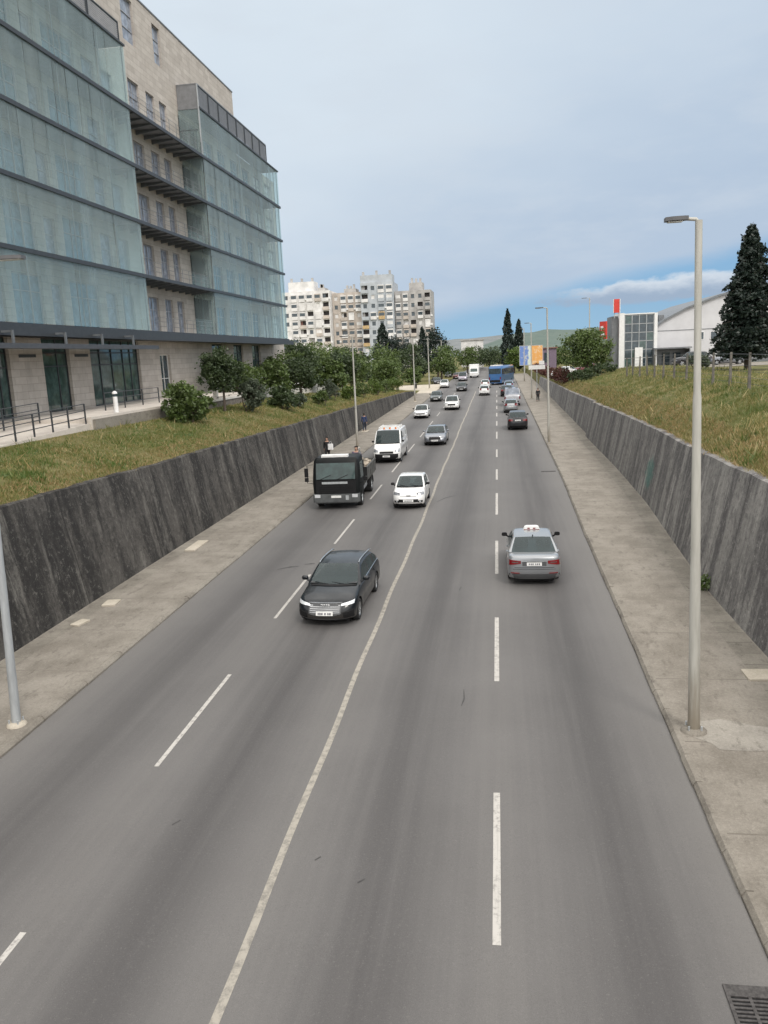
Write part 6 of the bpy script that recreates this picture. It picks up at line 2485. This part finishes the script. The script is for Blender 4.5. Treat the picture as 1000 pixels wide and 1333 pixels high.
# the big conifer behind the fence: tiers of drooping branches
cn = empty('conifer', (19.75, 68, 5.85), 0, 'tall dark conifer with tiered branches by the right edge of the photo', 'tree')
H_, R_ = 11.3, 2.6
cs, a1, a2 = [], [], []
mb = MB()
mb.tube([(0, 0, -.3), (0, 0, 2), (.05, 0, 6), (.02, 0, H_)], [.24, .2, .12, .015], 10)
z = 1.35
while z < H_ - .15:
    u = (z - 1.2) / (H_ - 1.2)
    rmax = R_ * (1 - u) ** .72 * min(1, .72 + u * 2.2) + .12
    nb = int(9 - 4 * u)
    a0 = RND.uniform(0, 6.28)
    for i in range(nb):
        an = a0 + 6.283 * i / nb + RND.uniform(-.25, .25)
        ln = rmax * RND.choice((.55, .75, .9, 1.0, 1.08, 1.2)) * RND.uniform(.9, 1.08)
        dx, dy = math.cos(an), math.sin(an)
        rise = RND.uniform(-.02, .22) * ln
        tip = Vector((dx * ln, dy * ln, z + rise - .16 * ln))
        mb.tube([(0, 0, z), (dx * ln * .5, dy * ln * .5, z + rise * .7), tip], [.045 * (1 - u) + .01, .025, .006], 5)
        k = int(170 * ln / R_ + 34)
        s = NP.uniform(.12, 1.05, k)
        side = NP.normal(size=k) * .30 * ln * (1.1 - s * .75)
        px = dx * ln * s - dy * side
        py = dy * ln * s + dx * side
        pz_ = z + rise * np.sin(s * 2.2) - .16 * ln * s ** 2 - np.abs(side) * .25 + NP.normal(size=k) * .09 - NP.uniform(0, .22, k)
        cs.append(np.stack([px, py, pz_], 1))
    z += .30 * (1 - .35 * u)
mb.build('trunk', M['bark'], cn, smooth=50)
pts = np.concatenate(cs)
a, b = rand_axes(len(pts), .14)
a[:, 2] -= .03
quads_mesh('crown', pts, a, b, M['leaf_conifer'], cn)


# grass on both verges
def grass(name, xs, ys, zs, hgt, m):
    n = len(xs)
    k = 4
    base = np.repeat(np.stack([xs, ys, zs], 1), k, 0)
    base[:, :2] += NP.normal(size=(n * k, 2)) * .05
    ang = NP.uniform(0, 6.283, n * k)
    hh = np.repeat(hgt, k) * NP.uniform(.5, 1.25, n * k)
    lean = NP.normal(size=(n * k, 2)) * .45 * hh[:, None]
    w = np.stack([np.cos(ang), np.sin(ang), np.zeros_like(ang)], 1) * (.011 + .05 * hh[:, None]) * NP.uniform(.6, 1.3, (n * k, 1))
    v = np.empty((n * k, 3, 3), np.float32)
    v[:, 0] = base - w
    v[:, 1] = base + w
    v[:, 2] = base + np.concatenate([lean, hh[:, None]], 1)
    me = bpy.data.meshes.new(name)
    q = n * k
    me.vertices.add(3 * q)
    me.vertices.foreach_set('co', v.reshape(-1))
    me.loops.add(3 * q)
    me.loops.foreach_set('vertex_index', np.arange(3 * q, dtype=np.int32))
    me.polygons.add(q)
    me.polygons.foreach_set('loop_start', np.arange(0, 3 * q, 3, dtype=np.int32))
    me.polygons.foreach_set('loop_total', np.full(q, 3, np.int32))
    me.materials.append(m)
    me.update(calc_edges=True)
    o = bpy.data.objects.new(name, me)
    COL.objects.link(o)
    return tag(o, kind='stuff')


def clumpy(xs, ys):
    return .5 + .5 * np.sin(xs * 1.7 + np.sin(ys * .9) * 2) * np.sin(ys * 1.1 + np.sin(xs * 1.3) * 1.7)


def scatter(n, y0, y1, xf0, xf1, power=1.6):
    u = NP.uniform(0, 1, n)
    ys = y0 + (y1 - y0) * u ** power
    t = NP.uniform(0, 1, n)
    a = np.array([xf0(float(q)) for q in ys])
    b = np.array([xf1(float(q)) for q in ys])
    return a + (b - a) * t, ys


xs, ys = scatter(62000, 18, 134, lambda y: -21.5 if y > 64 else -19.7, lambda y: wlb(y) - .2 * (wlt(y) - zr(y)) - .30)
keep = (NP.uniform(0, 1, len(xs)) < .3 + .7 * clumpy(xs * .7, ys * .7)) & (NP.uniform(0, 1, len(xs)) < .15 + 4 * clumpy(xs * .45 + 3, ys * .33))
xs, ys = xs[keep], ys[keep]
zs = np.array([ground_left(float(a), float(b)) for a, b in zip(xs, ys)]) - .02
tag(grass('grass', xs, ys, zs, .05 + .085 * clumpy(xs * .6, ys * .6) + NP.uniform(0, .06, len(xs)) + .22 * (NP.uniform(0, 1, len(xs)) < .012), M['grass']), 'rough green and straw grass on the left verge above the dark wall', 'grass')
xs, ys = scatter(72000, 22, 125, lambda y: wrb(y) + .2 * (wrt(y) - zr(y)) + .30, lambda y: 14.5 + .07 * y, 1.5)
keep = (NP.uniform(0, 1, len(xs)) < .3 + .7 * clumpy(xs * .7, ys * .7)) & (NP.uniform(0, 1, len(xs)) < .15 + 4 * clumpy(xs * .45 + 3, ys * .33))
xs, ys = xs[keep], ys[keep]
zs = np.array([ground_right(float(a), float(b)) for a, b in zip(xs, ys)]) - .02
tag(grass('grass', xs, ys, zs, .06 + .11 * clumpy(xs * .6, ys * .6) + NP.uniform(0, .07, len(xs)) + .28 * (NP.uniform(0, 1, len(xs)) < .02), M['grass_r']), 'rough dry grass on the right bank below the wire fence', 'grass')


xs, ys = scatter(9000, 18, 134, lambda y: wlb(y) - .2 * (wlt(y) - zr(y)) - 1.5, lambda y: wlb(y) - .2 * (wlt(y) - zr(y)) - .14, 1.5)
zs = np.array([ground_left(float(a), float(b)) for a, b in zip(xs, ys)]) - .02
tag(grass('dry_grass', xs, ys, zs, NP.uniform(.04, .15, len(xs)), M['straw']), 'straw coloured dry grass along the top of the dark wall', 'grass')
xs, ys = scatter(11000, 22, 120, lambda y: wrb(y) + .2 * (wrt(y) - zr(y)) + .14, lambda y: wrb(y) + .2 * (wrt(y) - zr(y)) + 1.6, 1.5)
zs = np.array([ground_right(float(a), float(b)) for a, b in zip(xs, ys)]) - .02
tag(grass('dry_grass', xs, ys, zs, NP.uniform(.04, .17, len(xs)), M['straw']), 'straw coloured dry grass along the top of the right wall', 'grass')

# ------------------------------------------------------------------ hills
def hill(name, xc, yc, w, h, d, m, seed, flat=.6):
    r = np.random.default_rng(seed)
    ph = r.uniform(0, 6.28, 8)
    rows = []
    nx, ny = 90, 12
    for j in range(ny + 1):
        v = j / ny
        row = []
        for i in range(nx + 1):
            u = i / nx * 2 - 1
            ridge = min(1., (1 - abs(u)) / (1 - flat)) ** 1.3
            ridge *= 1 + .05 * math.sin(u * 9 + ph[0]) + .03 * math.sin(u * 23 + ph[1]) + .015 * math.sin(u * 61 + ph[2])
            s = math.sin(min(1, v * 1.25) * math.pi / 2) ** 1.2
            z = h * ridge * s * (1 + .08 * math.sin(u * 40 + v * 7 + ph[3]) * (1 - v))
            row.append((xc + u * w / 2, yc + d * v, z))
        rows.append(row)
    mb = MB()
    mb.grid(rows)
    return tag(mb.build(name, m, smooth=60), kind='structure')


def hillmat(name, a, b, c):
    m, nt, out = new_mat(name)
    co = objco(nt)
    n1 = noise(nt, co, .012, 8, .7)
    n2 = noise(nt, co, .05, 6, .75)
    col = mixc(nt, ramp(nt, n1, .35, .65), a, b)
    col = mixc(nt, math_(nt, 'MULTIPLY', ramp(nt, n2, .48, .66), .7), col, c)
    principled(nt, out, col, .95, spec=.1)
    return m


hill('hill', -150, 1900, 1500, 53, 900, hillmat('limestone hill scrub', (.15, .165, .165), (.20, .21, .215), (.11, .13, .13)), 4)
hill('hill', 420, 1500, 1100, 52, 700, hillmat('green hill scrub', (.10, .135, .12), (.13, .16, .14), (.08, .11, .10)), 9, .7)

# ------------------------------------------------------------------ sky, sun, camera
SUN_EL, SUN_AZ = rad(46), rad(148)      # azimuth measured from +Y towards +X: behind and to the right
world = bpy.data.worlds.new('World')
scene.world = world
world.use_nodes = True
nt = world.node_tree
nt.nodes.clear()
out = N(nt, 'ShaderNodeOutputWorld')
bg = N(nt, 'ShaderNodeBackground')
bg.inputs[1].default_value = .1
L(nt, bg.outputs[0], out.inputs[0])
sky = N(nt, 'ShaderNodeTexSky')
sky.sky_type = 'NISHITA'
sky.sun_disc = False
sky.sun_elevation = SUN_EL
sky.sun_rotation = SUN_AZ
sky.air_density = 1.0
sky.dust_density = .6
sky.ozone_density = 2.0
gen = N(nt, 'ShaderNodeTexCoord').outputs['Generated']
sp = N(nt, 'ShaderNodeSeparateXYZ')
L(nt, gen, sp.inputs[0])
dx, dy, dz = sp.outputs
n_big = noise(nt, gen, 2.2, 4, .5, (1, 1, 2.6))
n_med = noise(nt, gen, 6, 6, .6, (1, 1, 3.2))
n_fine = noise(nt, gen, 26, 7, .62, (1, 1, 2.2))
SKYK = 10.      # world strength is 0.1
def K(c): return tuple(q * SKYK for q in c)
gsk = math_(nt, 'ADD', math_(nt, 'MULTIPLY', dz, 1.5), math_(nt, 'MULTIPLY', dx, -.75))
gsk = math_(nt, 'ADD', gsk, math_(nt, 'MULTIPLY', math_(nt, 'SUBTRACT', n_big, .5), .75))
cl = mixc(nt, ramp(nt, gsk, .02, .75), K((.475, .585, .73)), K((.71, .80, .885)))
cl = mixc(nt, math_(nt, 'MULTIPLY', ramp(nt, n_med, .40, .68), .35), cl, K((.66, .73, .81)))
# unseen sky overhead and behind the camera is brightened to light the ground
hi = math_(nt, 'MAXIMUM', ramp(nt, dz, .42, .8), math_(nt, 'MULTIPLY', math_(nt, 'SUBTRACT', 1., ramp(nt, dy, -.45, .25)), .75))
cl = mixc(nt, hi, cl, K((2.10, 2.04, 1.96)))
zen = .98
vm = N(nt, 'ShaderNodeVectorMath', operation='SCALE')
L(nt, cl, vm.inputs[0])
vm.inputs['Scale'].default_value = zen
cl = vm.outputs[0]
blue = mixc(nt, .75, sky.outputs[0], K((.20, .43, .72)))
blue = mixc(nt, math_(nt, 'MULTIPLY', math_(nt, 'SUBTRACT', 1., ramp(nt, dz, 0., .06)), .7), blue, K((.34, .57, .76)))
# overcast deck ends above a strip of clear sky low in the distance
zb = math_(nt, 'ADD', .050, math_(nt, 'MULTIPLY', dx, .17))
zb = math_(nt, 'ADD', zb, math_(nt, 'MULTIPLY', math_(nt, 'SUBTRACT', n_med, .5), .035))
deck = ramp(nt, math_(nt, 'SUBTRACT', dz, zb), -.008, .022)
front = ramp(nt, dy, -.2, .3)
deck = math_(nt, 'MAXIMUM', deck, math_(nt, 'SUBTRACT', 1., front))
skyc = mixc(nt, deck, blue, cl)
# long low cumulus bank inside the strip
ux = math_(nt, 'DIVIDE', math_(nt, 'SUBTRACT', dx, .20), .135)
h0 = math_(nt, 'ADD', .053, math_(nt, 'MULTIPLY', dx, .03))
uz = math_(nt, 'DIVIDE', math_(nt, 'SUBTRACT', dz, h0), .017)
uzl = math_(nt, 'MINIMUM', uz, math_(nt, 'MULTIPLY', uz, 1.5))
rr = math_(nt, 'ADD', math_(nt, 'MULTIPLY', ux, ux), math_(nt, 'MULTIPLY', uzl, uzl))
rr = math_(nt, 'ADD', rr, math_(nt, 'MULTIPLY', math_(nt, 'SUBTRACT', n_fine, .5), 2.2))
cm = math_(nt, 'MULTIPLY', math_(nt, 'SUBTRACT', 1., ramp(nt, rr, .55, 1.25)), front)
cc = mixc(nt, ramp(nt, math_(nt, 'ADD', uz, math_(nt, 'MULTIPLY', math_(nt, 'SUBTRACT', n_fine, .5), 1.4)), -.1, .9), K((.36, .45, .58)), K((.70, .76, .83)))
skyc = mixc(nt, math_(nt, 'MULTIPLY', cm, .92), skyc, cc)
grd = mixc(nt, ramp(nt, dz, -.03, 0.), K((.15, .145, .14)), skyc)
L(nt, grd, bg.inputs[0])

sd = bpy.data.lights.new('sun', 'SUN')
sd.energy = 1.4
sd.angle = rad(12)
sd.color = (1, .94, .87)
so = bpy.data.objects.new('sun', sd)
COL.objects.link(so)
sv = Vector((math.sin(SUN_AZ) * math.cos(SUN_EL), math.cos(SUN_AZ) * math.cos(SUN_EL), math.sin(SUN_EL)))
so.rotation_euler = (-sv).to_track_quat('-Z', 'Y').to_euler()
so.location = (20, -20, 60)

cam = bpy.data.cameras.new('camera')
co_ = bpy.data.objects.new('camera', cam)
COL.objects.link(co_)
scene.camera = co_
psi, p, ph = rad(-8.43217), math.atan(202 / 1035), rad(2.6)
F = Vector((math.sin(psi) * math.cos(p), math.cos(psi) * math.cos(p), -math.sin(p)))
R0 = Vector((math.cos(psi), -math.sin(psi), 0))
U0 = R0.cross(F)
Rr = math.cos(ph) * R0 - math.sin(ph) * U0
Uc = math.cos(ph) * U0 + math.sin(ph) * R0
mw = Matrix.Identity(4)
for i in range(3):
    mw[i][0], mw[i][1], mw[i][2] = Rr[i], Uc[i], -F[i]
mw.translation = Vector((0, 0, 8.2))
co_.matrix_world = mw
cam.sensor_fit = 'VERTICAL'
cam.sensor_height = 24
cam.lens = 1035 / 1333 * 24
cam.clip_start = .2
cam.clip_end = 12000
scene.render.resolution_x, scene.render.resolution_y = 768, 1024
scene.view_settings.view_transform = 'Standard'
scene.view_settings.look = 'None'
scene.view_settings.exposure = 0
scene.view_settings.gamma = 1
scene.cycles.max_bounces = 6
scene.cycles.transparent_max_bounces = 8
